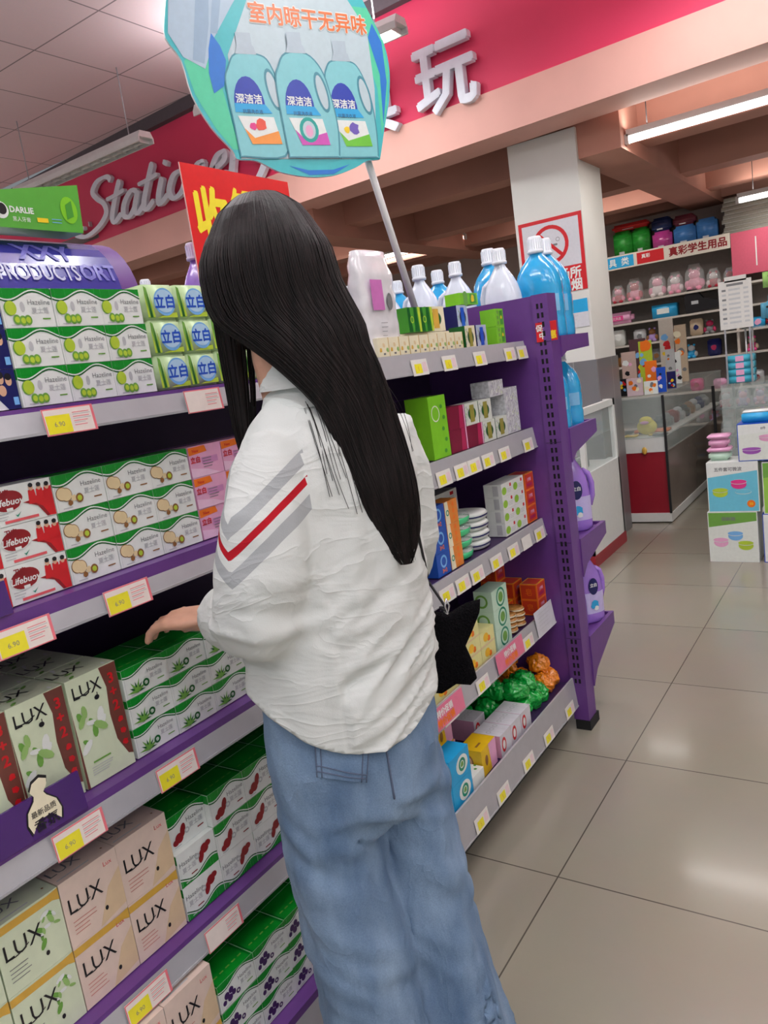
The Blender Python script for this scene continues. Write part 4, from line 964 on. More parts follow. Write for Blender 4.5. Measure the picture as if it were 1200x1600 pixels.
bottle('white', (-.572, 2.49, ET), 'white detergent bottle left of the board pole', 'white bottles', 3.2, .98)
bottle('white', (-.718, 2.47, ET), 'white detergent bottle beside the wrapped tissue pack', 'white bottles', 3.2, 1.0)
bottle('blue', (.028, 2.485, 1.0225), 'blue softener bottle on the second end shelf, front', 'blue bottles', .1, .83)
bottle('blue', (.028, 2.60, 1.0225), 'blue softener bottle on the second end shelf, rear', 'blue bottles', .1, .86)
bottle('lilac', (.030, 2.60, .6485), 'lilac softener bottle on the third end shelf, rear', 'lilac bottles', .6, 1.0)
bottle('lilac', (.025, 2.50, .6485), 'lilac softener bottle on the third end shelf, front', 'lilac bottles', 2.6, .88)
bottle('lilac', (.045, 2.61, .3025), 'lilac softener bottle on the lowest end shelf, rear', 'lilac bottles', .9, .92)
bottle('lilac', (.020, 2.51, .3025), 'lilac softener bottle on the lowest end shelf, front', 'lilac bottles', 2.8, .90)
# top ledge behind the packets, left of the head
mb = MB(); mb.box((-.74, .30, 1.40), (-.374, 2.355, 1.42), PURP); o = mb.build('back_shelf', G)
mb = MB(); mb.box((-.395, .30, .02), (-.374, 2.355, 1.40), PURPD); mb.box((-.74, .32, .02), (-.70, .36, 1.40), PURP); mb.box((-.74, 2.31, .02), (-.70, 2.35, 1.40), PURP); mb.build('rear_frame', G)
bottle('lilac', (-.50, 1.485, 1.4205), 'lilac bottle with a clear cap left of the head', 'bottles behind the green packets', .3, .87)
bottle('lilac', (-.51, 1.63, 1.4205), 'lilac bottle half hidden by the hair', 'bottles behind the green packets', .5, .90)
bottle('white', (-.49, 1.30, 1.4205), 'small white bottle beside the purple header sign', 'bottles behind the green packets', .3, .56)
rf = mat('cyan_refill_film', (46, 170, 214), rough=.15, var=.2, scale=20, coat=.8)
mb = MB(); n = 12
for sgn in (-1, 1):
    vs = []; fs = []
    for i in range(n + 1):
        for j in range(n + 1):
            u, v = i / n, j / n
            vs.append((-.012 * sgn * 4 * (u * (1 - u)) ** .5 * (v * (1 - v)) ** .5 * 2 + .003 * noise.noise(Vector((u * 6, v * 6, sgn))), -.08 + .16 * u, .12 * v * (.55 + .45 * u)))
    for i in range(n):
        for j in range(n):
            a = i * (n + 1) + j; q = (a, a + 1, a + n + 2, a + n + 1); fs.append(q if sgn > 0 else q[::-1])
    mb.add(vs, fs, rf, True)
tag(mb.build('refill_pouch', loc=(-.40, 1.27, 1.4205)), 'shiny cyan refill pouch behind the green packets, left of the head', 'pouch')
# green carton wedge on the header
mb = MB(); TG = print_mat('toothpaste_green', (88, 168, 60))
mb.prism([(.42, 0), (.903, 0), (.909, .080), (.42, .004)], 0, -.05, .0, TG)
pl = PX(.0005); mb.disc(pl, .882, .036, .016, .022, LIME, 1); mb.dec(pl, [(.875, .020), (.889, .026), (.889, .052), (.876, .044)], MG, 2); mb.disc(pl, .757, .026, .013, .013, WHITE, 1); mb.disc(pl, .759, .028, .008, .009, BLACK, 2)
mb.text(pl, 'DARLIE', .793, .029, .013, WHITE, 1, bold=.03); mb.text(pl, '黑人牙膏', .790, .014, .008, WHITE, 1); lines(mb, pl, .845, .018, .02, 2, .005, SKY, 1); mb.rect(pl, .818, .012, .838, .019, YELLOW, 1)
tag(mb.build('toothpaste_carton', loc=(-.165, 0, 1.6065)), 'green wedge shaped toothpaste carton lying on the header sign', 'carton')
mb = MB(); mb.rbox((-.09, .50, 0), (-.02, .79, .035), print_mat('kraft_card', (206, 188, 150)), .004)
tag(mb.build('kraft_carton', loc=(-.22, 0, 1.6065)), 'beige carton behind the green wedge carton on the header', 'carton')
# wrapped tissue pack
mb = MB(); TP = mat('white_tissue_film', (228, 226, 230), rough=.2, var=.06, coat=.7)
rings = []
for i in range(16):
    t = i / 15; z = .26 * t; k = 1 - max(0, t - .72) * 1.5
    rings.append((.002 * math.sin(i * 1.7), .003 * math.sin(i * 2.3), z, .030 * k + .0015 * math.sin(i * 2.9), .075 * (1 - max(0, t - .8) * .8)))
mb.loft(rings, TP, 30, 3.2); pl = PX(.0335)
mb.rect(pl, -.055, .12, -.005, .19, print_mat('orchid_print', (206, 120, 190)), 1); mb.disc(pl, .02, .14, .012, .02, GREYT, 1); lines(mb, pl, -.03, .09, .03, 5, .01, GREYT, 1)
o = mb.build('tissue_pack', loc=(-.045, 1.595, D1 + .001)); tag(o, 'white film wrapped tissue pack with a pink patch, right of the head', 'tissue pack')

# ---------------------------------------------------------------- round board on a pole
BU = Vector((.43095, .90237, 0)); BNn = Vector((.90237, -.43095, 0)); BO = Vector((-.29022, 2.1, 1.92361))
BM = Matrix((( BU.x, 0, BNn.x), (BU.y, 0, BNn.y), (0, 1, 0)))
bd = empty('hanging_board', BO); tag(bd, 'large round turquoise advertising board with three bottles on a white pole', 'sign board')
pl = (Vector((0, 0, .004)), BU, Z); pl = (BNn * .004, BU, Z)
pts = [(-.562, .412), (-.585, .34), (-.593, .288), (-.561, .237), (-.548, .153), (-.51, .075), (-.462, .019), (-.455, -.001), (-.44, -.006), (-.396, -.008), (-.36, -.024), (-.324, -.038), (-.246, -.050), (-.161, -.046), (-.082, -.023), (-.04, -.004), (0, 0), (.010, .01), (.038, .092), (.060, .15), (.070, .183), (.082, .25), (.079, .309), (.064, .355), (.044, .394), (.011, .459), (-.018, .54), (-.129, .607), (-.284, .6), (-.42, .55), (-.517, .492)]
def slab(mb, pts, off0, off1, m, side):
    n = len(pts); vs = [BU * p[0] + Z * p[1] + BNn * off0 for p in pts] + [BU * p[0] + Z * p[1] + BNn * off1 for p in pts]
    mb.add(vs, [list(range(n, 2 * n)), list(range(n))[::-1]], m); mb.add(vs, [(i, (i + 1) % n, n + (i + 1) % n, n + i) for i in range(n)], side)
TQ = print_mat('board_turquoise', (70, 184, 190)); TQL = print_mat('board_pale', (188, 206, 212)); TQG = print_mat('board_green', (84, 204, 160)); TQB = print_mat('board_blue', (40, 120, 206)); CL = print_mat('board_cloth', (176, 198, 214)); CLD = print_mat('board_cloth_fold', (150, 176, 198))
mb = MB(); slab(mb, closed(pts, 3), -.004, .004, TQ, WHITE)
mb.dec(pl, [(-.555, .235), (-.52, .27), (-.47, .24), (-.44, .02), (-.458, .02), (-.50, .075), (-.540, .155)], TQG, 1)
mb.dec(pl, [(.03, .42), (.072, .33), (.078, .25), (.055, .15), (.025, .07), (.03, .2), (.0, .32), (-.04, .42)], TQG, 1); mb.dec(pl, [(.04, .38), (.066, .33), (.066, .22), (.035, .10), (.045, .24), (.02, .34)], TQB, 2)
mb.dec(pl, [(-.44, -.004), (-.43, .26), (-.34, .42), (-.2, .5), (-.05, .46), (.02, .36), (.02, .2), (-.004, .005), (-.1, -.0)], TQL, 2)
mb.dec(pl, [(-.30, -.02), (-.24, -.032), (-.16, -.03), (-.1, -.014), (-.16, -.042), (-.24, -.045)], TQB, 2)
mb.dec(pl, [(-.585, .30), (-.555, .245), (-.50, .22), (-.46, .30), (-.40, .38), (-.36, .43), (-.30, .60), (-.42, .55), (-.517, .492), (-.562, .412)], CL, 3)
mb.dec(pl, [(-.53, .24), (-.50, .232), (-.47, .33), (-.44, .5), (-.47, .5)], CLD, 4); mb.dec(pl, [(-.47, .31), (-.45, .31), (-.38, .55), (-.41, .55)], CLD, 4)
mb.dec(pl, [(-.487, .16), (-.455, .18), (-.438, .245), (-.448, .28), (-.468, .31), (-.482, .27), (-.492, .21)], TQB, 4)
mb.disc(pl, -.10, .462, .03, .03, BLUE, 5); mb.disc(pl, -.10, .462, .018, .018, WHITE, 6); mb.dec(pl, [(-.34, .44), (-.15, .45), (-.14, .47), (-.34, .465)], ORANGE, 4)
OC = print_mat('board_orange_text', (226, 118, 60))
tr = .0
for dx, dy, mt, ly, bo in ((0, 0, WHITE, 6, .07), (0, 0, OC, 8, .022)):
    mb.text(pl, '室内晾干无异味', -.168, .371, .056, mt, ly, bold=bo, sx=.95, rot=-.006)
BC = print_mat('board_bottle_teal', (130, 200, 206)); BCD = print_mat('board_bottle_edge', (70, 140, 156)); DOME = print_mat('board_dome_blue', (34, 60, 170))
bots = [[(-.452, .189), (-.437, .23), (-.41, .265), (-.345, .268), (-.311, .247), (-.287, .166), (-.290, .081), (-.305, .003), (-.43, .000), (-.442, .006), (-.446, .077)],
        [(-.305, .198), (-.290, .24), (-.262, .276), (-.196, .280), (-.153, .241), (-.134, .173), (-.124, .087), (-.132, .006), (-.14, .002), (-.285, .000), (-.297, .006), (-.302, .081)],
        [(-.147, .207), (-.138, .245), (-.115, .268), (-.055, .270), (-.025, .249), (.001, .18), (.008, .091), (.002, .008), (-.004, .004), (-.126, .002), (-.136, .008), (-.138, .086)]]
art = [(print_mat('art_orange', (240, 150, 60)), print_mat('art_red', (226, 80, 60)), HPINK), (print_mat('art_magenta', (206, 80, 180)), print_mat('art_teal', (20, 160, 150)), HPINK), (print_mat('art_green', (110, 196, 60)), print_mat('art_violet', (110, 90, 180)), YELLOW)]
for i, b in enumerate(bots):
    L = 9 + (i == 1) * 8
    cx = sum(p[0] for p in b) / len(b)
    b = closed(b, 4); mb.dec(pl, b, BCD, L); mb.dec(pl, [(cx + (p[0] - cx) * .95, .134 + (p[1] - .134) * .97) for p in b], BC, L + 1)
    tx = [-.379, -.228, -.084][i]; tz = [.267, .280, .270][i]
    mb.dec(pl, [(tx - .031, tz - .004), (tx + .031, tz - .002), (tx + .026, tz + .018), (tx + .022, tz + .02), (tx + .022, tz + .052), (tx - .022, tz + .05), (tx - .022, tz + .018)], print_mat('board_cap', (176, 192, 202)), L + 2)
    hx = tx + .065; mb.disc(pl, hx, .178, .020, .055, BCD, L + 2, 20, .18); mb.disc(pl, hx, .178, .014, .046, TQL, L + 3, 20, .18)
    lx = tx - .012
    mb.dec(pl, [(lx - .045 * math.cos(q_) + .001, .13 + .078 * math.sin(q_)) for q_ in [k_ * math.pi / 12 for k_ in range(13)]], DOME, L + 3)
    mb.dec(pl, [(lx - .044, .138), (lx + .046, .138), (lx + .064, .115), (lx - .045, .115)], CYAN, L + 4)
    mb.text(pl, '深洁洁', lx - .0, .150, .026, WHITE, L + 5, bold=.03); mb.text(pl, '抗菌洗衣液', lx + .006, .118, .012, NAVY, L + 5)
    mb.dec(pl, [(lx - .040, .106), (lx + .066, .106), (lx + .08, .036), (lx - .010, .034)], WHITE, L + 4)
    mb.dec(pl, [(lx - .026, .075), (lx + .0, .05), (lx + .074, .07), (lx + .08, .036), (lx - .010, .034)], art[i][0], L + 5)
    if i == 1: mb.disc(pl, lx + .018, .075, .03, .034, art[i][1], L + 6); mb.disc(pl, lx + .018, .075, .02, .024, TQL, L + 7); mb.disc(pl, lx + .018, .072, .012, .016, PINK, L + 8)
    else: mb.blob(pl, lx + .024, .084, .02, art[i][1], L + 6, seed=i); mb.blob(pl, lx - .0, .08, .012, art[i][2], L + 6, seed=i + 4)
mb.build('printed_board', bd)
mb = MB(); a = Vector((-.33, 2.30, 1.425)) - BO; b = BU * -.05 + Z * .10 - BNn * .012
mb.tube([a, a.lerp(b, .5), b], .0115, LAMPW, 10); mb.build('pole', bd)

# red cashier sign, standing above the shelf and running along it
sg = empty('red_sign', (-.41, 1.402, 1.58)); tag(sg, 'red sign with yellow characters behind the long-haired head', 'sign')
mb = MB(); RS = print_mat('sign_red', (222, 40, 40)); mb.box((-.004, 0, 0), (0, .40, .275), RS, {'-y': print_mat('sign_edge', (236, 190, 180))})
pl = PX(0); YT = print_mat('sign_yellow', (250, 232, 60)); mb.text(pl, '收', .078, .155, .145, YT, 2, bold=.035, sx=.85); mb.text(pl, '银', .205, .175, .12, YT, 2, bold=.03, sx=.85); mb.text(pl, '台', .33, .175, .12, YT, 2, bold=.03)
mb.build('sign_panel', sg)
mb = MB(); mb.tube([(-.012, .2, -.158), (-.012, .2, .05)], .006, STEEL, 8); mb.build('sign_post', sg)
# ---------------------------------------------------------------- column notices
mb = MB(); pl = PYm(-.002); mb.box((0, -.002, 0), (.41, 0, .46), print_mat('notice_red', (206, 32, 40)))
mb.rect(pl, .022, .155, .388, .438, print_mat('notice_white', (214, 214, 220)), 1); mb.ring(pl, .20, .300, .095, .118, RED, 2); mb.dec(pl, [(.125, .36), (.14, .375), (.28, .235), (.265, .22)], RED, 3)
mb.rect(pl, .16, .29, .245, .302, GREYT, 2); mb.ring(pl, .25, .325, .010, .013, GREYT, 2, 12)
mb.text(pl, '公共场所', .23, .108, .075, WHITE, 1, bold=.03); mb.text(pl, '禁止吸烟', .23, .036, .075, WHITE, 1, bold=.03)
tag(mb.build('no_smoking_sign', loc=(-.99, 4.818, 1.625)), 'red and white no smoking notice on the white column', 'sign')
mb = MB(); mb.box((0, -.002, 0), (.2, 0, .17), print_mat('notice_white', (214, 214, 220))); mb.rect(PYm(-.002), .0, .09, .2, .17, CYAN, 1); lines(mb, PYm(-.002), .04, .07, .1, 3, .02, LGREY, 1)
tag(mb.build('column_notice', loc=(-.79, 4.818, 1.40)), 'small blue and white notice below the no smoking sign', 'notice')
# ---------------------------------------------------------------- white cabinet
def label_things(*a): pass
wc = empty('white_cabinet', (-.50, 4.26, 0)); tag(wc, 'white counter cabinet with a glass front and dark red plinth', 'cabinet')
RP = mat('dark_red_laminate', (150, 28, 44), rough=.35, var=.06, scale=6); SHR = mat('brown_shade_board', (120, 70, 60), rough=.5)
mb = MB(); mb.box((-.90, 0, .07), (0, .02, .16), WCAB); mb.box((-.02, 0, .07), (0, .62, .56), WCAB); mb.box((-.90, 0, .07), (-.88, .62, .93), WCAB); mb.box((-.9, .6, .07), (0, .62, .56), WCAB); mb.box((-.88, .02, .54), (-.02, .6, .56), WCAB); mb.box((-.88, 0, .24), (-.30, .02, .54), WCAB); mb.box((-.30, 0, .24), (0, .02, .54), WCAB)
mb.box((-.9, 0, .895), (0, .03, .935), WCAB); mb.box((-.9, .59, .895), (0, .62, .935), WCAB); mb.box((-.03, 0, .895), (0, .62, .935), WCAB); mb.box((-.03, .0, .56), (0, .03, .9), WCAB); mb.box((-.03, .59, .56), (0, .62, .9), WCAB); mb.box((-.88, .02, .10), (-.02, .6, .12), WCAB)
mb.build('carcass', wc)
mb = MB(); mb.box((-.905, -.005, 0), (.005, .625, .07), RP); mb.build('plinth', wc)
mb = MB(); mb.box((-.016, .03, .56), (-.010, .59, .895), GLASSM); mb.build('side_glass', wc)
mb = MB(); mb.box((-.88, .006, .56), (-.03, .012, .895), GLASSM); mb.build('front_glass', wc)
mb = MB(); mb.box((-.88, .02, .74), (-.03, .58, .746), GLASSM); mb.build('glass_shelf', wc)
mb = MB(); mb.tube([(-.085, -.012, .36), (-.085, -.012, .42)], .005, STEEL, 8); mb.build('handle', wc)
for i in range(7):
    mb = MB(); c = [GREYT, BLACK, LGREY, MARL, MINTP, GREYT, BLACK][i]; mb.rbox((-.04, -.03, 0), (.04, .03, .05 + .02 * (i % 3)), c, .006); mb.tube([(-.02, -.031, .05), (0, -.036, .07), (.02, -.031, .05)], .004, LGREY, 6)
    tag(mb.build('packed_item', loc=(-1.32 + .118 * i, 4.50 - .05 * (i % 2), .5612)), '%s packed item inside the white glass cabinet, %s from left' % (['grey', 'black', 'pale', 'crimson', 'green', 'grey', 'black'][i], ['first', 'second', 'third', 'fourth', 'fifth', 'sixth', 'seventh'][i]), 'packet', 'packets in the white cabinet')
for i in range(2):
    mb = MB(); mb.rbox((-.12, -.08, 0), (.12, .08, .09), [WHITE, RED][i], .004); tag(mb.build('packed_item', loc=(-1.0 + .3 * i, 4.5, .1215)), '%s carton in the open foot of the white cabinet' % ['white', 'red'][i], 'carton')
# ---------------------------------------------------------------- glass counter with red front
gc = empty('glass_counter', (-.62, 5.37, 0)); tag(gc, 'glass counter with dark red front panel on a white base', 'counter')
mb = MB(); mb.box((0, 0, .01), (.30, 2.1, .07), WCAB); mb.box((-.38, 0, .01), (0, .5, .07), WCAB); mb.build('base', gc)
mb = MB(); mb.box((.012, .012, .07), (.288, .03, .50), RP); mb.box((.004, .008, .07), (.014, .03, .88), WCAB); mb.build('front_panel', gc)
mb = MB(); mb.box((.012, .008, .50), (.292, .03, .60), WCAB); mb.build('white_rail', gc)
mb = MB(); mb.box((.278, .03, .07), (.296, 2.1, .50), mat('grey_mirror_panel', (150, 138, 128), rough=.15, var=.1, scale=3, metal=.3)); mb.build('side_panel', gc)
mb = MB(); mb.box((.012, .03, .60), (.288, 2.1, .612), WCAB); mb.build('shelf_board', gc)
mb = MB(); mb.box((.288, .01, .50), (.294, 2.1, .885), GLASSM); mb.box((.008, .004, .60), (.294, .010, .885), GLASSM); mb.build('glass_side', gc)
mb = MB(); mb.box((-.30, 0, .885), (.30, 2.1, .893), GLASSM); mb.build('glass_top', gc)
mb = MB(); mb.box((.288, -.004, .07), (.302, .012, .885), DARK); mb.build('corner_trim', gc)
mb = MB(); mb.ball((.15, -.004, .515), (.018, .01, .026), GOLD); mb.build('tassel', gc)
YP = mat('yellow_plush', (236, 220, 40), rough=.8, var=.1, bump=.3)
mb = MB(); mb.ball((0, 0, .055), (.07, .05, .055), YP); mb.ball((0, -.02, .10), (.045, .04, .03), YP); mb.ball((0, -.06, .09), (.03, .01, .012), PINK)
tag(mb.build('plush_pack', loc=(-.47, 5.48, .6125)), 'bright yellow plush pack inside the glass counter', 'soft toy')
for i in range(4):
    mb = MB(); mb.rbox((-.045, -.04, 0), (.045, .04, .012), [YELLOW, BLACK, YELLOW, GREYT][i], .003); mb.disc(PZ(.0122), 0, 0, .02, .02, WHITE, 1)
    tag(mb.build('hair_clip_card', loc=(-.565 + .065 * i, 5.424 if i != 1 else 5.56, .6125 + (.0 if i != 2 else .0))) if i != 2 else mb.build('hair_clip_card', loc=(-.40, 5.44, .6125)), '%s card of clips in the glass counter, %s' % (['yellow', 'black', 'yellow', 'grey'][i], ['front left', 'behind the plush', 'right of the plush', 'front right'][i]), 'card')
rr = random.Random(11)
for i in range(9):
    c = [BLACK, GREYT, DRED, LGREY, BLACK, BROWN, LGREY, NAVY, GREYT][i]
    mb = MB(); mb.rbox((-.05, -.05, 0), (.05, .05, .04 + .05 * rr.random()), c, .01); mb.ball((0, 0, .07), (.035, .035, .03), c)
    tag(mb.build('packed_item', loc=(-.45, 5.74 + i * .19, .6125)), '%s packet along the inside of the glass counter, %s from the front' % (['black', 'grey', 'dark red', 'pale', 'black', 'brown', 'pale', 'navy', 'grey'][i], ['first', 'second', 'third', 'fourth', 'fifth', 'sixth', 'seventh', 'eighth', 'ninth'][i]), 'packet', 'packets in the glass counter')
# goods standing on the counter
RK = mat('rack_wire', (200, 200, 204), rough=.3, metal=.6)
def card_pack(w, h, base, accents, seed):
    rr = random.Random(seed); mb = MB(); mb.box((-w / 2, 0, 0), (w / 2, .012, h), base); pl = PYm(0, -w / 2)
    for k in range(6): mb.blob(pl, w * (.2 + .6 * rr.random()), h * (.15 + .7 * rr.random()), .14 * w + .05 * h * rr.random(), accents[k % len(accents)], 1 + k, seed=seed + k)
    return mb
cg = [(-.62, 5.50, .07, .12, BLACK, 'black'), (-.60, 5.62, .10, .30, print_mat('multi_a', (196, 170, 160)), 'pinkish'), (-.52, 5.44, .11, .12, print_mat('multi_b', (214, 190, 196)), 'pale pink'), (-.50, 5.70, .09, .36, YGREEN, 'yellow green'),
      (-.44, 5.58, .08, .22, ORANGE, 'orange'), (-.41, 5.43, .09, .09, WHITE, 'white'), (-.62, 5.95, .12, .38, print_mat('dark_floral', (90, 60, 66)), 'dark flowered'), (-.36, 5.52, .06, .17, BLUE, 'blue'), (-.44, 6.15, .065, .27, LGREY, 'grey'), (-.36, 5.80, .06, .12, NAVY, 'navy'), (-.42, 6.25, .065, .24, WHITE, 'white tall'), (-.41, 6.40, .085, .44, print_mat('tan_card', (196, 176, 150)), 'tan'), (-.55, 6.55, .11, .50, print_mat('beige_grey', (206, 198, 186)), 'beige grey')]
for i, (x, y, w, h, b, nm) in enumerate(cg):
    mb = card_pack(w, h, b, [(RED, YELLOW, SKY), (WHITE, BLACK, PINK), (GREYT, ORANGE, CREAM)][i % 3], i)
    mb.box((-w * .3, .012, 0), (w * .3, .05, .006), b)
    if i == 3: mb.blob(PYm(0, -w / 2), w * .5, h * .9, .05, ORANGE, 9, seed=3)
    tag(mb.build('stationery_pack', loc=(x, y, .8935)), '%s card pack standing on the glass counter, %s' % (nm, ['far left', 'left rear', 'left front', 'with star at the back', 'centre left', 'low in front', 'tall at the rear', 'centre', 'centre right', 'right front', 'right', 'far right rear', 'tallest, rearmost'][i]), 'card pack', 'card packs on the glass counter')
mb = MB(); mb.rbox((-.12, -.05, 0), (.12, .05, .02), ORANGE, .004); tag(mb.build('flat_pack', loc=(-.80, 5.45, .8935)) if False else mb.build('flat_pack', loc=(-.47, 5.62, .6130)), 'orange flat pack behind the yellow plush in the glass counter', 'packet')
# hanging price sheet, right of the counter
mb = MB(); mb.box((0, -.003, 0), (.20, 0, .31), print_mat('sheet_white', (216, 214, 210))); pl = PYm(-.003)
mb.box((.04, -.003, .30), (.17, 0, .335), print_mat('sheet_white', (216, 214, 210))); mb.rect(pl, .05, .275, .15, .29, GREYT, 1)
for k in range(8):
    for (a, b) in ((.02, .045), (.06, .13), (.15, .18)): mb.rect(pl, a, .245 - k * .03, b, .258 - k * .03, LGREY if k % 2 else GREYT if a < .05 else LGREY, 1)
mb.box((.02, 0, -.357), (.03, .01, .3), RK); mb.box((.17, 0, -.357), (.18, .01, .3), RK)
tag(mb.build('blister_sheet', loc=(.02, 5.62, 1.2515)), 'white sheet of small packed items standing above the right counter', 'display sheet')
# right counter with an upper glass shelf
rc = empty('glass_counter', (.0, 5.60, 0)); tag(rc, 'right hand glass counter with an upper glass shelf at the frame edge', 'counter')
mb = MB(); mb.box((.0, .01, .01), (1.5, .5, .10), WCAB); mb.box((.0, .01, .10), (1.5, .03, .34), WCAB); mb.build('base', rc)
mb = MB(); mb.box((-.0, 0, .885), (1.5, .5, .893), GLASSM); mb.build('glass_top', rc)
mb = MB(); mb.box((.14, .06, 1.238), (1.5, .4, 1.246), GLASSM); mb.build('glass_shelf', rc)
mb = MB()
for x in (.16, .8, 1.45):
    for y in (.08, .38): mb.tube([(x, y, .893), (x, y, 1.238)], .006, RK, 8)
mb.build('shelf_post', rc)
mb = MB(); mb.box((.0, .004, .34), (1.5, .010, .885), GLASSM); mb.box((0, .01, .10), (.006, .5, .885), GLASSM); mb.build('glass_front', rc)
for i in range(4):
    mb = MB(); mb.rbox((0, 0, 0), (.17, .12, .0445), print_mat('teal_notebook', (70, 178, 204)), .004); mb.rect(PYm(-.0002), .06, .005, .11, .04, PINK, 1); mb.box((.002, .002, .004), (.168, .118, .04), WHITE)
    tag(mb.build('notebook', loc=(.035, 5.64, .8945 + .0455 * i)), 'thick teal notebook on the right counter, %s of the stack' % ['bottom', 'second', 'third', 'top'][i], 'notebook', 'teal notebooks on the right counter')
GPL = mat('green_plush', (176, 226, 130), rough=.9, var=.12, bump=.4); BPL = mat('blue_plush', (110, 190, 224), rough=.9, var=.12, bump=.4)
for i, (x, z, c, nm) in enumerate(((.32, 1.2465 + .095, BPL, 'light blue'), (.34, 1.2465 + .29, GPL, 'light green'), (.50, 1.2465 + .11, GPL, 'pale green'))):
    mb = MB(); mb.rbox((-.075, -.05, -.095), (.075, .05, .095), c, .05, 5); mb.ball((-.03, -.05, .02), .008, BLACK); mb.ball((.03, -.05, .02), .008, BLACK)
    tag(mb.build('plush_cushion', loc=(x, 5.78, z)), '%s plush cushion on the upper glass shelf, %s' % (nm, ['lower', 'upper', 'at right'][i]), 'cushion')
for i in range(4):
    mb = MB(); c = [CYAN, WHITE, SKY, LGREY][i]; mb.rbox((0, 0, 0), (.22, .16, .055), c, .012, 3); mb.rbox((.01, .01, .055), (.21, .15, .07), WHITE, .006)
    tag(mb.build('storage_box', loc=(.10 + .0 * i + .24 * (i % 2), 5.66, .1015 + .085 * (i // 2) + .0)), '%s plastic storage box in the right counter, %s' % (['cyan', 'white', 'sky blue', 'grey'][i], ['lower left', 'lower right', 'upper left', 'upper right'][i]), 'storage box')
# ---------------------------------------------------------------- wall shelves at the back
WS = mat('cream_shelf_board', (206, 198, 188), rough=.5, var=.03)
ws = empty('wall_shelf', (-1.55, 7.55, 0)); tag(ws, 'cream wall shelving with stationery and toys under a lettered header', 'shelf unit')
mb = MB(); mb.box((0, .5, .02), (3.6, .52, 2.3), mat('shelf_back_panel', (168, 158, 150), rough=.6, var=.05)); mb.build('back_panel', ws)
SZ = [.10, .42, .72, 1.02, 1.22, 1.425, 1.62, 2.045]
for z in SZ: mb = MB(); mb.box((0, .0 if z < 2 else .1, z - .018), (3.6, .5, z), WS); mb.build('shelf_board', ws)
for x in (0, 1.36, 2.6, 3.58): mb = MB(); mb.box((x, .02, 0), (x + .02, .5, 2.03), WS); mb.build('upright', ws)
mb = MB(); mb.box((0, -.02, 1.925), (1.355, 0, 2.05), print_mat('header_cream', (222, 214, 200))); pl = PYm(-.02, 0, 1.925)
mb.rect(pl, .10, .012, .53, .112, CYAN, 1)
for i, ch in enumerate('文具类'): mb.text(pl, ch, .22 + i * .115, .062, .075, WHITE, 2, bold=.02)
mb.rect(pl, .56, .012, .80, .112, RED, 1); mb.text(pl, '真彩', .64, .075, .04, WHITE, 2, bold=.02)
mb.text(pl, '真彩学生用品', 1.085, .062, .082, DRED, 2, bold=.035, sx=1.0); mb.build('header_board', ws)
mb = MB(); mb.box((1.36, -.02, 1.68), (2.9, 0, 2.04), print_mat('pink_banner', (216, 96, 120))); mb.rect(PYm(-.02, 0, 0), 1.55, 1.74, 1.56, 1.98, WHITE, 1); mb.build('pink_banner', ws)
def plush(col, col2, s, seed):
    rr = random.Random(seed); mb = MB(); mb.ball((0, 0, .05 * s), (.055 * s, .045 * s, .05 * s), col); mb.ball((0, -.01, .115 * s), (.04 * s, .036 * s, .036 * s), col2)
    for k in (-1, 1): mb.ball((.028 * k * s, -.005, .15 * s), .014 * s, col); mb.ball((.05 * k * s, -.02, .05 * s), (.02 * s, .018 * s, .03 * s), col2); mb.ball((.03 * k * s, -.045 * s, .018 * s), (.022 * s, .025 * s, .018 * s), col)
    return mb
PKP = mat('pink_plush', (232, 150, 176), rough=.9, var=.15, bump=.3); RDP = mat('red_plush', (176, 40, 60), rough=.8, var=.2, bump=.3); LPP = mat('lilac_plush', (178, 150, 206), rough=.9, var=.1, bump=.3); WPP = mat('white_plush', (224, 214, 214), rough=.9, var=.06, bump=.3)
def bagged(mb, w, h, d): mb.loft([(0, 0, 0, w * .5, d * .5), (0, 0, h * .2, w * .56, d * .56), (0, 0, h * .7, w * .5, d * .5), (0, 0, h * .95, w * .28, d * .14), (0, 0, h, w * .34, d * .05)], CLEAR, 20, 2.4)
rowA = [(-1.37, PKP, WPP, .85, 'pink and white'), (-1.225, RDP, PKP, .9, 'red and pink'), (-1.07, PKP, RDP, 1.1, 'pink and red'), (-.86, WPP, PKP, 1.15, 'white and pink'), (-.70, PKP, WPP, 1.05, 'soft pink'), (-.53, PKP, PKP, 1.25, 'all pink'), (-.37, RDP, WPP, .9, 'dark red'), (-.235, LPP, RDP, .8, 'lilac and red')]
for i, (x, c, c2, s, nm) in enumerate(rowA):
    mb = plush(c, c2, s, i); bagged(mb, .13 * s, .19 * s, .12 * s)
    tag(mb.build('bagged_toy', loc=(x, 7.68, 1.6205)), '%s bagged soft toy on the wall shelf under the header, %s' % (nm, ORD[i]), 'soft toy', 'bagged toys under the header')
rowB = [(-1.24, .30, .11, PINK, 'pink'), (-.80, .22, .12, CYAN, 'sky blue'), (-.2, .2, .1, PINK, 'rosy')]
for i, (x, w, h, c, nm) in enumerate(rowB):
    mb = MB(); mb.rbox((-w / 2, -.06, 0), (w / 2, .06, h), c, .03 if i != 1 else .004, 4); pl = PYm(-.0605)
    mb.rect(pl, -w * .3, h * .3, w * .2, h * .7, WHITE if i == 1 else HPINK, 1); mb.text(pl, 'case' if False else '文具盒', .0, h * .5, h * .25, WHITE, 2)
    tag(mb.build('pencil_case', loc=(x, 7.66, 1.4255)), '%s pencil case on the wall shelf second row down' % nm, 'pencil case')
bb = MB(); pts = [(-.13, 0), (.14, .02), (.16, .08), (.02, .12), (-.04, .2), (-.11, .21), (-.14, .14)]
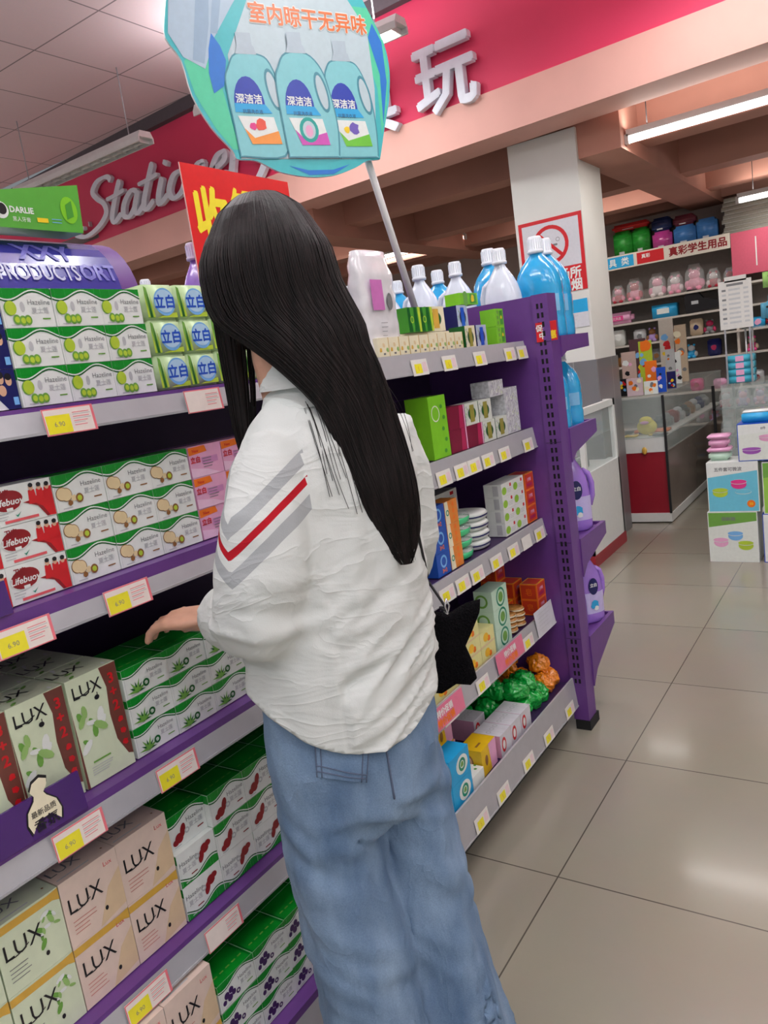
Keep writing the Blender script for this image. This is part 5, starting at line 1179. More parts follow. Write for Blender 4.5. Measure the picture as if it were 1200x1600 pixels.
bb.prism(pts, 1, -.04, .04, mat('black_cloth', (26, 24, 28), rough=.9)); bb.rect(PYm(-.0405), -.08, .075, -.02, .105, LGREY, 1)
tag(bb.build('boot_bag', loc=(-.47, 7.60, 1.4255)), 'black boot shaped bag standing on the wall shelf second row', 'bag')
cl = [PINK, print_mat('tan_card', (196, 176, 150)), DRED, LPP, CYAN, WHITE, GREYT, HPINK, BROWN, NAVY, LGREY, MARL]
cn = ['pink', 'tan', 'dark red', 'lilac', 'cyan', 'white', 'grey', 'hot pink', 'brown', 'navy', 'pale grey', 'crimson']
for ri, z in enumerate((1.22, 1.02, .72, .42, .10)):
    for i in range(12):
        x = -1.44 + i * .17 + .03 * ((ri * 7 + i) % 3); c = cl[(i * 5 + ri * 3) % 12]
        if abs(x + .19) < .07 or abs(x - 1.05) < .05: continue
        if x > .72: continue
        if x < -.70 and z < .9: continue
        h = min(.15, .09 + .06 * ((i * 3 + ri) % 4) / 3); mb = MB()
        if (i + ri) % 3: mb.rbox((-.055, -.05, 0), (.055, .05, h), c, .012, 3); mb.blob(PYm(-.0505), 0, h * .5, .03, cl[(i + ri + 4) % 12], 1, seed=i)
        else: mb = plush(c, cl[(i + 5) % 12], .8, i)
        tag(mb.build('shelf_goods', loc=(x, 7.64, z + .0008)), '%s item on the back wall shelving, %s row, %s place' % (cn[(i * 5 + ri * 3) % 12], ['third', 'fourth', 'fifth', 'sixth', 'lowest'][ri], ['first', 'second', 'third', 'fourth', 'fifth', 'sixth', 'seventh', 'eighth', 'ninth', 'tenth', 'eleventh', 'twelfth'][i]), 'packet', 'goods on the wall shelves')
# goods on top of the wall shelving
def bag_pack(w, h, c, nm, x, z=2.0455, y=7.78):
    mb = MB(); mb.rbox((-w / 2, -.08, 0), (w / 2, .08, h), c, .022, 3); pl = PYm(-.0805)
    for k in range(3): mb.rect(pl, -w * .4, h * (.2 + .25 * k), w * .4, h * (.2 + .25 * k) + .003, c, 1)
    mb.rect(pl, -w * .2, h * .1, w * .1, h * .2, LGREY, 1)
    tag(mb.build('school_bag', loc=(x, y, z)), nm, 'bag')
bag_pack(.17, .235, mat('green_nylon', (40, 150, 50), rough=.4, var=.2), 'green nylon bag on top of the wall shelving, left', -1.16); bag_pack(.15, .235, mat('green_nylon', (40, 150, 50)), 'green nylon bag on top of the wall shelving, second', -.99)
bag_pack(.34, .06, mat('red_nylon', (206, 44, 44), rough=.4), 'red flat bag on the green nylon bags', -1.08, 2.2815)
bag_pack(.17, .16, mat('pink_shiny', (196, 70, 150), rough=.15, coat=.8), 'shiny pink bag on top of the wall shelving', -.80); bag_pack(.17, .12, mat('navy_nylon', (34, 48, 96), rough=.5), 'navy bag on the shiny pink bag', -.80, 2.2065)
bag_pack(.19, .17, mat('blue_nylon', (62, 120, 184), rough=.4), 'blue bag on top of the wall shelving, left of two', -.60); bag_pack(.17, .19, mat('blue_nylon', (62, 120, 184)), 'blue bag on top of the wall shelving, right of two', -.41); bag_pack(.19, .09, mat('wine_nylon', (110, 44, 60), rough=.5), 'wine red bag on the left blue bag', -.60, 2.2165)
GB = mat('grey_book_edge', (176, 176, 164), rough=.6, var=.1, scale=80)
for i in range(9):
    mb = MB(); mb.rbox((-.25, -.1, 0), (.25, .1, .034), GB, .003); mb.box((-.251, -.101, .0), (.251, .1, .003), WHITE)
    tag(mb.build('sheet_pack', loc=(-.03 + .012 * ((i * 7) % 3), 7.80, 2.0455 + .0348 * i)), 'grey bubble sheet pack on top of the wall shelving, %s of the stack' % (['bottom', 'second', 'third', 'fourth', 'fifth', 'sixth', 'seventh', 'eighth', 'top'][i]), 'pack', 'grey packs on the wall shelving')
# shelf goods low beside the glass counter (bagged toys on the aisle side)
for i in range(10):
    x, y = -.16 + .05 * (i % 2), 6.5 + .085 * i; z = .42 + .17 * (i % 3)
sl = empty('toy_rack', (-.20, 6.35, 0)); tag(sl, 'low dark rack of bagged toys behind the food box stack', 'rack')
for z in (.22, .44, .66): mb = MB(); mb.box((0, 0, z - .01), (.50, .9, z), GREYT); mb.build('rack_board', sl)
for (x, y) in ((0, 0), (.48, 0), (0, .88), (.48, .88)): mb = MB(); mb.box((x, y, 0), (x + .02, y + .02, .84), DARK); mb.build('rack_post', sl)
for i in range(12):
    r_, c_ = i // 4, i % 4; mb = plush([PKP, WPP, RDP, LPP][(i + r_) % 4], [WPP, PKP, LPP, WPP][i % 4], .72, i); bagged(mb, .096, .14, .10)
    tag(mb.build('bagged_toy', loc=(-.115 + .120 * c_, 6.45, .2205 + .22 * r_)), '%s bagged toy on the low rack, %s row, %s' % (['pink', 'white', 'red', 'lilac'][(i + r_) % 4], ['bottom', 'middle', 'top'][r_], ORD[c_]), 'soft toy', 'bagged toys on the low rack')
# ---------------------------------------------------------------- food container boxes
def fbox(w, h, d, top, bottom, bowls, words, x, z, label, y=4.44, rz=0., border=None, badge=True):
    mb = MB(); mb.box((0, 0, 0), (w, d, h), border or WHITE); pl = PYm(0)
    mb.rect(pl, .004, .004, w - .004, h - .004, bottom, 1); mb.dec(pl, [(.004, h * .70), (w - .004, h * .82), (w - .004, h - .004), (.004, h - .004)], top, 2)
    for k, (u, v, c) in enumerate(bowls):
        mb.disc(pl, w * u, h * v - h * .03, w * .15, h * .09, c, 3 + k); mb.disc(pl, w * u, h * v + h * .02, w * .16, h * .05, WHITE, 6 + k); mb.disc(pl, w * u, h * v + h * .025, w * .155, h * .042, c, 9 + k)
    mb.text(pl, words, w * .42, h * .86, h * .085, GREYT, 4, bold=.02)
    if badge: mb.disc(pl, w * .84, h * .16, w * .08, w * .08, ORANGE, 4); mb.text(pl, '10', w * .84, h * .16, h * .07, YELLOW, 5, bold=.03)
    pe = (Vector((0, d, 0)), -Y, Z); mb.rect(pe, .01, .01, d - .01, h - .01, bottom, 1)
    tag(mb.build('food_box_carton', loc=(x, y, z), rz=rz), label, 'carton')
AQ = print_mat('aqua_print', (110, 196, 220)); GRS = print_mat('grass_print', (150, 200, 80)); VI = print_mat('violet_print', (160, 90, 180))
fbox(.252, .284, .2, LGREEN, print_mat('cream_white', (226, 232, 224)), [(.25, .42, PINK), (.55, .55, SKY), (.75, .36, YGREEN)], '保鲜碗', .098, 0, 'lower left food container carton with green grass print', badge=False)
fbox(.258, .276, .2, WHITE, AQ, [(.25, .42, YGREEN), (.62, .58, HPINK), (.70, .38, AQ)], '五件套可微波', .108, .2845, 'aqua food container carton on the grass print one')
fbox(.3, .27, .2, WHITE, WHITE, [(.3, .5, BEIGE), (.7, .5, VI)], '密封', .375, 0, 'lower right food container carton cut by the frame edge', border=BLUE)
fbox(.3, .28, .2, LGREEN, GRS, [(.3, .5, WHITE)], '保鲜', .385, .2705, 'green food container carton at the right frame edge')
fbox(.3, .20, .2, WHITE, print_mat('cream_white', (226, 232, 224)), [(.22, .3, VI), (.5, .62, PINK), (.7, .5, VI)], '8件', .275, .5615, 'white and blue food container carton on top of the stack', border=BLUE)
for i in range(2):
    r = empty('food_container', (.165 + .0 * i, 4.55, .5610 + .072 * i)); tag(r, 'pink lidded food container on the aqua carton, %s' % ['lower', 'upper'][i], 'food container')
    mb = MB(); mb.rbox((-.055 + .004 * i, -.05, 0), (.055 - .004 * i, .05, .05), [print_mat('mint_card', (196, 226, 204)), PINK][i], .014, 3); mb.build('tub', r)
    mb = MB(); mb.rbox((-.060 + .004 * i, -.055, .050), (.060 - .004 * i, .055, .070), PINK, .006, 3); mb.build('lid', r)
mb = MB(); mb.rbox((-.075, -.05, 0), (.075, .05, .05), CYAN, .006, 3); mb.rbox((-.07, -.045, .05), (.07, .045, .062), WHITE, .004); tag(mb.build('food_container', loc=(.37, 4.52, .7625)), 'cyan food container with white lid topping the carton stack', 'food container')
mb = MB(); mb.rbox((-.06, -.05, 0), (.06, .05, .07), WHITE, .02, 3); tag(mb.build('food_container', loc=(.50, 4.54, .7625)), 'white food container topping the carton stack at right', 'food container')
# ================================================================ person, seen from behind
PB = Vector((.30, .87, 0)); PR = math.atan2(.627, .779)
person = empty('person', PB, PR)
tag(person, 'person with long black hair in a white striped-sleeve blouse and wide blue jeans', 'person')
YW = .61; Bv = Vector((math.cos(YW), math.sin(YW), 0)); Fv = Vector((-math.sin(YW), math.cos(YW), 0))
def fused(mb, name, voxel, iters, material, fac=.5):
    """one continuous surface out of the overlapping volumes in mb"""
    o = mb.build(name + '_tmp'); md = o.modifiers.new('r', 'REMESH'); md.mode = 'VOXEL'; md.voxel_size = voxel
    if iters: sm = o.modifiers.new('s', 'SMOOTH'); sm.iterations = iters; sm.factor = fac
    dg = bpy.context.evaluated_depsgraph_get(); dg.update()
    me = bpy.data.meshes.new_from_object(o.evaluated_get(dg)); me.name = name
    old = o.data; bpy.data.objects.remove(o); bpy.data.meshes.remove(old)
    me.materials.clear(); me.materials.append(material)
    for p in me.polygons: p.use_smooth = True; p.material_index = 0
    ob = bpy.data.objects.new(name, me); COL.objects.link(ob); ob.parent = person
    return ob
T_ = None
SKM = mat('skin', (206, 158, 134), rough=.5, var=.06, scale=40, sss=.15)
# --- body: one surface with head, face, neck, arms, hands, legs, feet
b = MB()
HC = Vector((-.030, .008, 1.452)); Fd = Vector((-.62, .72, -.30)).normalized(); Rd = Fd.cross(Z).normalized(); Ud = Rd.cross(Fd).normalized()
HA = Matrix((Rd, Fd, Ud)).transposed()
b.ball(HC + Ud * .018, (.070, .088, .088), T_ or SKM, 24, 16, HA); b.ball(HC + Fd * .022 - Ud * .050, (.050, .058, .055), SKM, 20, 14, HA)
b.ball(HC + Fd * .060 - Ud * .088, (.022, .018, .016), SKM, 14, 10, HA)
b.tube([HC + Fd * .082 + Ud * .012, HC + Fd * .094 - Ud * .010, HC + Fd * .103 - Ud * .030], [.007, .0085, .011], SKM, 10)
for s in (-1, 1):
    b.ball(HC + Fd * .092 + Rd * (.010 * s) - Ud * .033, (.007, .007, .006), SKM, 10, 8, HA)
    b.ball(HC + Fd * .076 + Rd * (.028 * s) + Ud * .022, (.020, .008, .006), SKM, 12, 8, HA)
    b.ball(HC + Fd * .060 + Rd * (.040 * s) - Ud * .030, (.020, .02, .018), SKM, 12, 8, HA)
    b.ball(HC + Rd * (.074 * s) - Ud * .012, (.008, .018, .030), SKM, 12, 10, HA)
b.ball(HC + Fd * .086 - Ud * .055, (.021, .010, .0055), SKM, 12, 8, HA); b.ball(HC + Fd * .084 - Ud * .065, (.017, .010, .006), SKM, 12, 8, HA)
b.tube([HC - Ud * .03 - Fd * .01, (-.026, -.010, 1.34), (-.010, -.015, 1.27)], [.052, .046, .055], SKM, 20)
b.loft([(-.012, 0, .72, .105, .078, YW), (-.01, 0, .80, .118, .085, YW), (-.005, 0, .93, .100, .070, YW), (.0, 0, 1.05, .110, .078, YW), (.008, 0, 1.16, .115, .075, YW), (.010, 0, 1.20, .095, .055, YW), (.0, -.005, 1.27, .05, .045, YW)], SKM, 28)
LS, LE, LW = Vector((-.052, -.060, 1.195)), Vector((-.115, -.095, .99)), Vector((-.200, .062, .963))
RS, RE, RW = Vector((.095, .070, 1.195)), Vector((.125, .150, .985)), Vector((.035, .270, 1.02))
for a_, e_, w_ in ((LS, LE, LW), (RS, RE, RW)):
    b.tube([a_, a_.lerp(e_, .5), e_], [.036, .036, .032], SKM, 16); b.ball(e_, .032, SKM); b.tube([e_, e_.lerp(w_, .4), w_], [.033, .034, .0235], SKM, 16); b.ball(a_, .037, SKM)
def hand(W, h, s, curl, lens, palmz):
    n = h.cross(s).normalized()
    if n.z < 0: n = -n
    A = Matrix((h, s, n)).transposed()
    b.tube([W - h * .01, W + h * .028, W + h * .06, W + h * .082], [.0215, .021, .019, .014], SKM, 14)
    b.ball(W + h * .050, (.046, .037, .0145), SKM, 18, 12, A); b.ball(W + h * .068, (.026, .040, .0125), SKM, 18, 12, A)
    for k in range(4):
        base = W + h * (.080 - .004 * abs(k - 2)) + s * (-.029 + .0193 * k) + n * .001
        d = (h + s * (-.10 + .07 * k)).normalized(); L = lens[k]; p = base; pts = [base - h * .02, base]; rs = [.0085, .0088]; ang = curl[0]
        for j, fr in enumerate((.42, .32, .26)):
            dd = (d * math.cos(ang) - n * math.sin(ang)).normalized(); p = p + dd * L * fr; pts.append(p); rs.append([.0080, .0073, .0058][j]); ang += curl[1]
        b.tube(pts, rs, SKM, 10); b.ball(pts[-1], .0060, SKM, 10, 8); b.ball(pts[1] + n * .001, .0096, SKM, 10, 8); b.ball(pts[2], .0086, SKM, 10, 8)
    t0 = W + h * .022 + s * .024 - n * .004; t1 = t0 + h * .030 + s * .022 - n * .012; t2 = t1 + h * .026 + s * .006 - n * .012; t3 = t2 + h * .020 - s * .002 - n * .006
    b.tube([t0 - s * .01, t0, t1, t2, t3], [.014, .014, .0115, .0095, .0070], SKM, 10); b.ball(t3, .0070, SKM, 10, 8)
h = Vector((-.90, .42, -.02)).normalized(); s = Vector((.42, .90, 0)).normalized()
hand(LW, h, s, (.22, .42), (.048, .060, .066, .060), 0)
h2 = (Vector((-.55, .80, .05))).normalized(); s2 = -Vector((.80, .55, 0)).normalized()
hand(RW, h2, s2, (.5, .6), (.048, .060, .066, .060), 0)
for (x, y, dx) in ((-.060, -.01, .02), (.065, .045, .025)):
    b.tube([(x * .8 - .01, y, .76), (x, y, .62), (x + dx * .4, y + .01, .45), (x + dx * .7, y, .33), (x + dx, y - .01, .10), (x + dx, y, .06)], [.058, .062, .048, .050, .034, .036], SKM, 18)
    b.ball((x + dx, y, .06), .037, SKM); f0 = Vector((x + dx, y, .045)); b.tube([f0 - Fv * .03, f0 + Fv * .06 - Z * .008, f0 + Fv * .13 - Z * .018], [.034, .032, .022], SKM, 14)
body = fused(b, 'body', .0034, 2, SKM)
mb = MB()
EW = mat('eye_white', (230, 226, 220), rough=.2, var=0)
for sx in (-1, 1):
    c = HC + Fd * .074 + Rd * (.029 * sx) + Ud * .008
    mb.ball(c, (.013, .010, .0065), EW, 14, 10, HA); mb.ball(c + Fd * .0065, (.0052, .004, .0052), BLACK, 10, 8, HA)
    mb.tube([c + Rd * (-.013) + Ud * .005 + Fd * .004, c + Ud * .0085 + Fd * .008, c + Rd * .013 + Ud * .005 + Fd * .004], .0014, BLACK, 6)
    mb.tube([c + Rd * (-.014) + Ud * .017 + Fd * .006, c + Ud * .021 + Fd * .010, c + Rd * .014 + Ud * .017 + Fd * .004], .0022, BLACK, 6)
o = mb.build('eyes', person)
mb = MB(); LPM = mat('lip', (176, 84, 84), rough=.4)
mb.ball(HC + Fd * .0905 - Ud * .056, (.018, .007, .0035), LPM, 12, 8, HA); mb.ball(HC + Fd * .0890 - Ud * .0635, (.015, .007, .004), LPM, 12, 8, HA); mb.build('lips', person)
# --- jeans
def denim():
    m = bpy.data.materials.new('blue_denim'); m.use_nodes = True; nt = m.node_tree; p = nt.nodes['Principled BSDF']
    tc = nt.nodes.new('ShaderNodeTexCoord'); mp = nt.nodes.new('ShaderNodeMapping'); mp.inputs['Scale'].default_value = (1, 1, .35)
    n1 = nt.nodes.new('ShaderNodeTexNoise'); n1.inputs['Scale'].default_value = 14; n1.inputs['Detail'].default_value = 6
    n2 = nt.nodes.new('ShaderNodeTexNoise'); n2.inputs['Scale'].default_value = 420
    cr = nt.nodes.new('ShaderNodeValToRGB'); cr.color_ramp.elements[0].color = S(96, 124, 158); cr.color_ramp.elements[1].color = S(150, 176, 204); cr.color_ramp.elements[0].position = .3; cr.color_ramp.elements[1].position = .72
    mx = nt.nodes.new('ShaderNodeMixRGB'); mx.blend_type = 'MULTIPLY'; mx.inputs['Fac'].default_value = .35
    bp = nt.nodes.new('ShaderNodeBump'); bp.inputs['Strength'].default_value = .25; bp.inputs['Distance'].default_value = .002
    nt.links.new(tc.outputs['Object'], mp.inputs[0]); nt.links.new(mp.outputs[0], n1.inputs['Vector']); nt.links.new(tc.outputs['Object'], n2.inputs['Vector'])
    nt.links.new(n1.outputs['Fac'], cr.inputs['Fac']); nt.links.new(cr.outputs['Color'], mx.inputs['Color1']); nt.links.new(n2.outputs['Fac'], mx.inputs['Color2']); nt.links.new(mx.outputs['Color'], p.inputs['Base Color'])
    nt.links.new(n2.outputs['Fac'], bp.inputs['Height']); nt.links.new(bp.outputs['Normal'], p.inputs['Normal']); p.inputs['Roughness'].default_value = .9; p.inputs['Specular IOR Level'].default_value = .2
    return m
DEN = denim()
j = MB()
j.loft([(-.012, .005, .63, .105, .085, YW), (-.012, 0, .68, .138, .108, YW), (-.013, 0, .76, .146, .112, YW), (-.012, 0, .84, .140, .106, YW), (-.01, 0, .93, .118, .09, YW)], DEN, 32)
j.loft([(-.074, -.015, .76, .070, .088), (-.077, -.018, .67, .077, .092), (-.072, -.018, .55, .077, .088), (-.058, -.02, .40, .081, .088), (-.045, -.02, .25, .087, .092), (-.032, -.015, .10, .094, .102), (-.026, -.01, .018, .097, .106)], DEN, 30)
j.loft([(.048, .04, .76, .068, .085), (.052, .05, .67, .073, .090), (.060, .05, .55, .070, .088), (.067, .05, .40, .074, .088), (.083, .05, .22, .086, .094), (.098, .055, .10, .092, .10), (.103, .055, .018, .095, .102)], DEN, 30)
def wrinkles(m, sc, rot, strength, dist=.012):
    nt = m.node_tree; p = nt.nodes['Principled BSDF']; old = p.inputs['Normal'].links[0].from_socket if p.inputs['Normal'].links else None
    tc = nt.nodes.new('ShaderNodeTexCoord'); mp = nt.nodes.new('ShaderNodeMapping'); mp.inputs['Rotation'].default_value = rot; mp.inputs['Scale'].default_value = sc
    n = nt.nodes.new('ShaderNodeTexNoise'); n.inputs['Scale'].default_value = 1; n.inputs['Detail'].default_value = 3; n.inputs['Distortion'].default_value = .8
    m1 = nt.nodes.new('ShaderNodeMath'); m1.operation = 'SUBTRACT'; m1.inputs[1].default_value = .5; m2 = nt.nodes.new('ShaderNodeMath'); m2.operation = 'ABSOLUTE'; m3 = nt.nodes.new('ShaderNodeMath'); m3.operation = 'POWER'; m3.inputs[1].default_value = .6
    bp = nt.nodes.new('ShaderNodeBump'); bp.inputs['Strength'].default_value = strength; bp.inputs['Distance'].default_value = dist; bp.invert = True
    nt.links.new(tc.outputs['Object'], mp.inputs[0]); nt.links.new(mp.outputs[0], n.inputs['Vector']); nt.links.new(n.outputs['Fac'], m1.inputs[0]); nt.links.new(m1.outputs[0], m2.inputs[0]); nt.links.new(m2.outputs[0], m3.inputs[0])
    nt.links.new(m3.outputs[0], bp.inputs['Height'])
    if old: nt.links.new(old, bp.inputs['Normal'])
    nt.links.new(bp.outputs['Normal'], p.inputs['Normal'])
wrinkles(DEN, (9, 9, 5), (0, .5, 0), .45)
jeans = fused(j, 'jeans', .0065, 5, DEN)
def fold(p, ax, f, seed): return noise.noise(Vector((p.dot(ax[0]) * f[0], p.dot(ax[1]) * f[1], p.dot(ax[2]) * f[2] + seed)))
me = jeans.data
for v in me.vertices:
    p = v.co; n = v.normal
    d1 = (Vector((.55, 0, .83)), Vector((.83, 0, -.55)), Y)
    lower = max(0, min(1, (.62 - p.z) / .3)); up = max(0, 1 - abs(p.z - .64) / .10); knee = max(0, 1 - abs(p.z - .42) / .14)
    k = .011 * fold(p, (X, Z, Y), (16, 3.2, 16), 3) * (.4 + lower) + .014 * up * fold(p, d1, (34, 9, 10), 1) + .012 * knee * fold(p, d1, (32, 8, 10), 7) + .002 * fold(p, (X, Z, Y), (60, 25, 60), 5)
    v.co = p + n * k
def ray_y(ob_bvh, x, z, y0=-.6):
    r = ob_bvh.ray_cast(Vector((x, y0, z)), Vector((0, 1, 0)))
    return r[0].y if r[0] is not None else None
def bvh(ob):
    bm = bmesh.new(); bm.from_mesh(ob.data); t = BVHTree.FromBMesh(bm); bm.free(); return t
jb = bvh(jeans)
# back pocket with stitching, following the cloth
def patch(bv, name, corners, mt, off, parent, n=10, stitch=None):
    mb = MB(); vs = []
    (x0, z0), (x1, z1), (x2, z2), (x3, z3) = corners
    for i in range(n + 1):
        for k in range(n + 1):
            u, v = i / n, k / n
            x = (x0 * (1 - u) + x1 * u) * (1 - v) + (x3 * (1 - u) + x2 * u) * v; z = (z0 * (1 - u) + z1 * u) * (1 - v) + (z3 * (1 - u) + z2 * u) * v
            y = ray_y(bv, x, z); vs.append(Vector((x, (y if y is not None else -.09) - off, z)))
    mb.add(vs, [(i * (n + 1) + k, (i + 1) * (n + 1) + k, (i + 1) * (n + 1) + k + 1, i * (n + 1) + k + 1) for i in range(n) for k in range(n)], mt, True)
    if stitch:
        g = lambda u, v: vs[int(round(u * n)) * (n + 1) + int(round(v * n))] + Vector((0, -.0008, 0))
        for v in (.1, .2): mb.tube([g(i / n, v) for i in range(n + 1)], .0009, stitch, 5)
        for u in (.0, .1, .9, 1.0): mb.tube([g(u, i / n) for i in range(n + 1)], .0009, stitch, 5)
    return mb.build(name, parent)
STI = mat('denim_stitching', (92, 104, 128), rough=.9)
patch(jb, 'back_pocket', ((-.072, .768), (-.006, .744), (.006, .800), (-.064, .850)), DEN, .004, jeans, 10, STI)
mb = MB(); pts = []
for i in range(14):
    z = .70 + .012 * i; x = .028 + .012 * (.85 - z); y = ray_y(jb, x, z)
    if y is not None: pts.append((x, y - .0012, z))
if len(pts) > 2: mb.tube(pts, .0016, STI, 6); mb.build('seat_seam', jeans)
# --- blouse
BLM = mat('white_cotton', (214, 218, 215), rough=.85, var=.02, scale=8, bump=.06, bscale=500, spec=.2)
wrinkles(BLM, (7, 7, 17), (0, .42, 0), .40)
BL = MB()
BL.loft([(-.015, 0, .70, .158, .118, YW), (-.015, 0, .80, .158, .118, YW), (-.012, 0, .88, .158, .117, YW), (-.005, 0, .97, .154, .114, YW), (.0, 0, 1.08, .150, .110, YW), (.008, 0, 1.16, .148, .104, YW), (.010, -.002, 1.215, .134, .090, YW), (.008, -.005, 1.255, .105, .072, YW), (.002, -.008, 1.287, .068, .052, YW), (.0, -.010, 1.322, .047, .045, YW)], BLM, 40)
BL.tube([(-.055, -.070, 1.225), (-.068, -.088, 1.19), (-.085, -.105, 1.13), (-.098, -.113, 1.06), (-.112, -.112, 1.005), (-.128, -.085, .992), (-.165, -.02, .985), (-.185, .025, .972), (-.193, .045, .966)], [.048, .053, .058, .062, .058, .054, .047, .036, .031], BLM, 24)
BL.ball((-.112, -.112, 1.002), .058, BLM, 20, 14)
BL.tube([(.100, .068, 1.222), (.118, .092, 1.14), (.122, .125, 1.03), (.118, .148, .985), (.085, .20, .995), (.05, .25, 1.012)], [.050, .052, .056, .052, .046, .032], BLM, 22)
blouse = fused(BL, 'blouse', .0062, 7, BLM)
bm = bmesh.new(); bm.from_mesh(blouse.data)
def hem(x, y):
    k = x - .030
    return .786 + (3.0 if k < 0 else 4.4) * k * k
for v in bm.verts: v.co.z -= hem(v.co.x, v.co.y)
bmesh.ops.bisect_plane(bm, geom=list(bm.verts) + list(bm.edges) + list(bm.faces), dist=.0008, plane_co=(0, 0, 0), plane_no=(0, 0, 1), clear_inner=True)
for v in bm.verts: v.co.z += hem(v.co.x, v.co.y)
sl = bm.verts.layers.float.new('stripe')
AP = Vector((-.131, -.15, 0)); TG_ = Vector((.72, -.69, 0))
bm.normal_update()
for v in bm.verts:
    p = v.co.copy(); n = v.normal
    arm = p.x < -.02 and (Vector((p.x, p.y, 0)) - Vector((-.095, -.108, 0))).length < .085 and p.y < -.02
    sval = 9.0
    if arm:
        ang = math.atan2(p.y + .108, p.x + .093)
        if ang > 0: ang -= 2 * math.pi
        if ang < -3.95 or p.z > 1.225: sval = 9.0
        elif ang > -2.29: sval = p.z - .70 * (p.x + .134)
        else: sval = p.z - .9 * (-2.29 - ang) * .060
    v[sl] = sval
    w = 0
    if p.z < 1.06 and not arm and p.y < .08:
        g = max(0, min(1, (1.08 - p.z) / .2))
        d = (Vector((.90, .0, .42)), Vector((-.42, 0, .90)), Y); a_ = noise.noise(Vector((p.dot(d[0]) * 7, p.dot(d[1]) * 42, p.y * 8 + 2)))
        b_ = noise.noise(Vector((p.dot(d[0]) * 11 + 5, p.dot(d[1]) * 90, p.y * 8 + 9)))
        w += g * (.0075 * (1 - 2.6 * abs(a_)) + .0026 * b_) * (1.15 if p.x > -.05 else .5)
        w += .005 * g * math.sin(8 + p.x * 30 + noise.noise(p * 4) * 3) * max(0, min(1, (.95 - p.z) / .15))
    if p.z >= 1.0 and not arm:
        w += .0065 * noise.noise(Vector((p.x * 26, p.y * 20, p.z * 7))) + .0012 * noise.noise(p * 55)
    if arm:
        q = max(0, 1 - abs(p.z - 1.0) / .09)
        w += .0075 * noise.noise(Vector((p.x * 24, p.y * 24, p.z * 7))) + .008 * q * noise.noise(Vector((p.x * 14 + p.z * 30, p.y * 14, p.z * 45)))
    else:
        w += .001 * noise.noise(p * 70)
    v.co = p + n * w
bm.to_mesh(blouse.data); bm.free()
sd = blouse.modifiers.new('thickness', 'SOLIDIFY'); sd.thickness = .0016; sd.offset = -1
nt = BLM.node_tree; P_ = nt.nodes['Principled BSDF']
at = nt.nodes.new('ShaderNodeAttribute'); at.attribute_name = 'stripe'
src = P_.inputs['Base Color'].links[0].from_socket; cur = src
def band(lo, hi, colr, cur):
    g1 = nt.nodes.new('ShaderNodeMath'); g1.operation = 'GREATER_THAN'; g1.inputs[1].default_value = lo; nt.links.new(at.outputs['Fac'], g1.inputs[0])
    g2 = nt.nodes.new('ShaderNodeMath'); g2.operation = 'LESS_THAN'; g2.inputs[1].default_value = hi; nt.links.new(at.outputs['Fac'], g2.inputs[0])
    g3 = nt.nodes.new('ShaderNodeMath'); g3.operation = 'MULTIPLY'; nt.links.new(g1.outputs[0], g3.inputs[0]); nt.links.new(g2.outputs[0], g3.inputs[1])
    m = nt.nodes.new('ShaderNodeMixRGB'); nt.links.new(g3.outputs[0], m.inputs['Fac']); nt.links.new(cur, m.inputs['Color1']); m.inputs['Color2'].default_value = S(*colr); return m.outputs['Color']
cur = band(1.118, 1.138, (168, 172, 174), cur); cur = band(1.093, 1.104, (178, 24, 38), cur); cur = band(1.060, 1.080, (168, 172, 174), cur)
nt.links.new(cur, P_.inputs['Base Color'])
bb_ = bvh(blouse)
mb = MB(); mb.loft([(.002, -.010, 1.268, .078, .064, YW), (.0, -.012, 1.298, .063, .056, YW), (-.002, -.012, 1.322, .055, .051, YW), (-.004, -.010, 1.346, .052, .050, YW)], BLM, 32, cap=False)
mb.loft([(-.004, -.010, 1.345, .053, .052, YW), (-.001, -.012, 1.328, .060, .058, YW), (.001, -.014, 1.296, .072, .066, YW)], BLM, 32, cap=False); mb.build('collar', blouse)
mb = MB(); w0 = Vector((-.190, .040, .967)); dr = Vector((-.42, .9, -.06)).normalized()
mb.tube([w0 - dr * .012, w0, w0 + dr * .012, w0 + dr * .02], [.033, .0325, .0315, .029], BLM, 24); mb.build('cuff', blouse)
# --- hair
HM = bpy.data.materials.new('black_hair'); HM.use_nodes = True; nt = HM.node_tree; P_ = nt.nodes['Principled BSDF']
tc = nt.nodes.new('ShaderNodeTexCoord'); mp = nt.nodes.new('ShaderNodeMapping'); mp.inputs['Rotation'].default_value = (0, math.radians(-20), 0); mp.inputs['Scale'].default_value = (150, 150, 3)
n1 = nt.nodes.new('ShaderNodeTexNoise'); n1.inputs['Scale'].default_value = 1; n1.inputs['Detail'].default_value = 3
cr = nt.nodes.new('ShaderNodeValToRGB'); cr.color_ramp.elements[0].color = S(16, 12, 12); cr.color_ramp.elements[1].color = S(34, 26, 26); cr.color_ramp.elements[0].position = .35; cr.color_ramp.elements[1].position = .7
bp = nt.nodes.new('ShaderNodeBump'); bp.inputs['Strength'].default_value = .5; bp.inputs['Distance'].default_value = .002
nt.links.new(tc.outputs['Object'], mp.inputs[0]); nt.links.new(mp.outputs[0], n1.inputs['Vector']); nt.links.new(n1.outputs['Fac'], cr.inputs['Fac']); nt.links.new(cr.outputs['Color'], P_.inputs['Base Color']); nt.links.new(n1.outputs['Fac'], bp.inputs['Height']); nt.links.new(bp.outputs['Normal'], P_.inputs['Normal'])
P_.inputs['Roughness'].default_value = .46; P_.inputs['Specular IOR Level'].default_value = .22
hr = MB()
def surf(x, z, b_, lim):
    y = ray_y(bb_, x, z)
    return lim if y is None else min(lim, y - b_ - .002)
RINGS = []
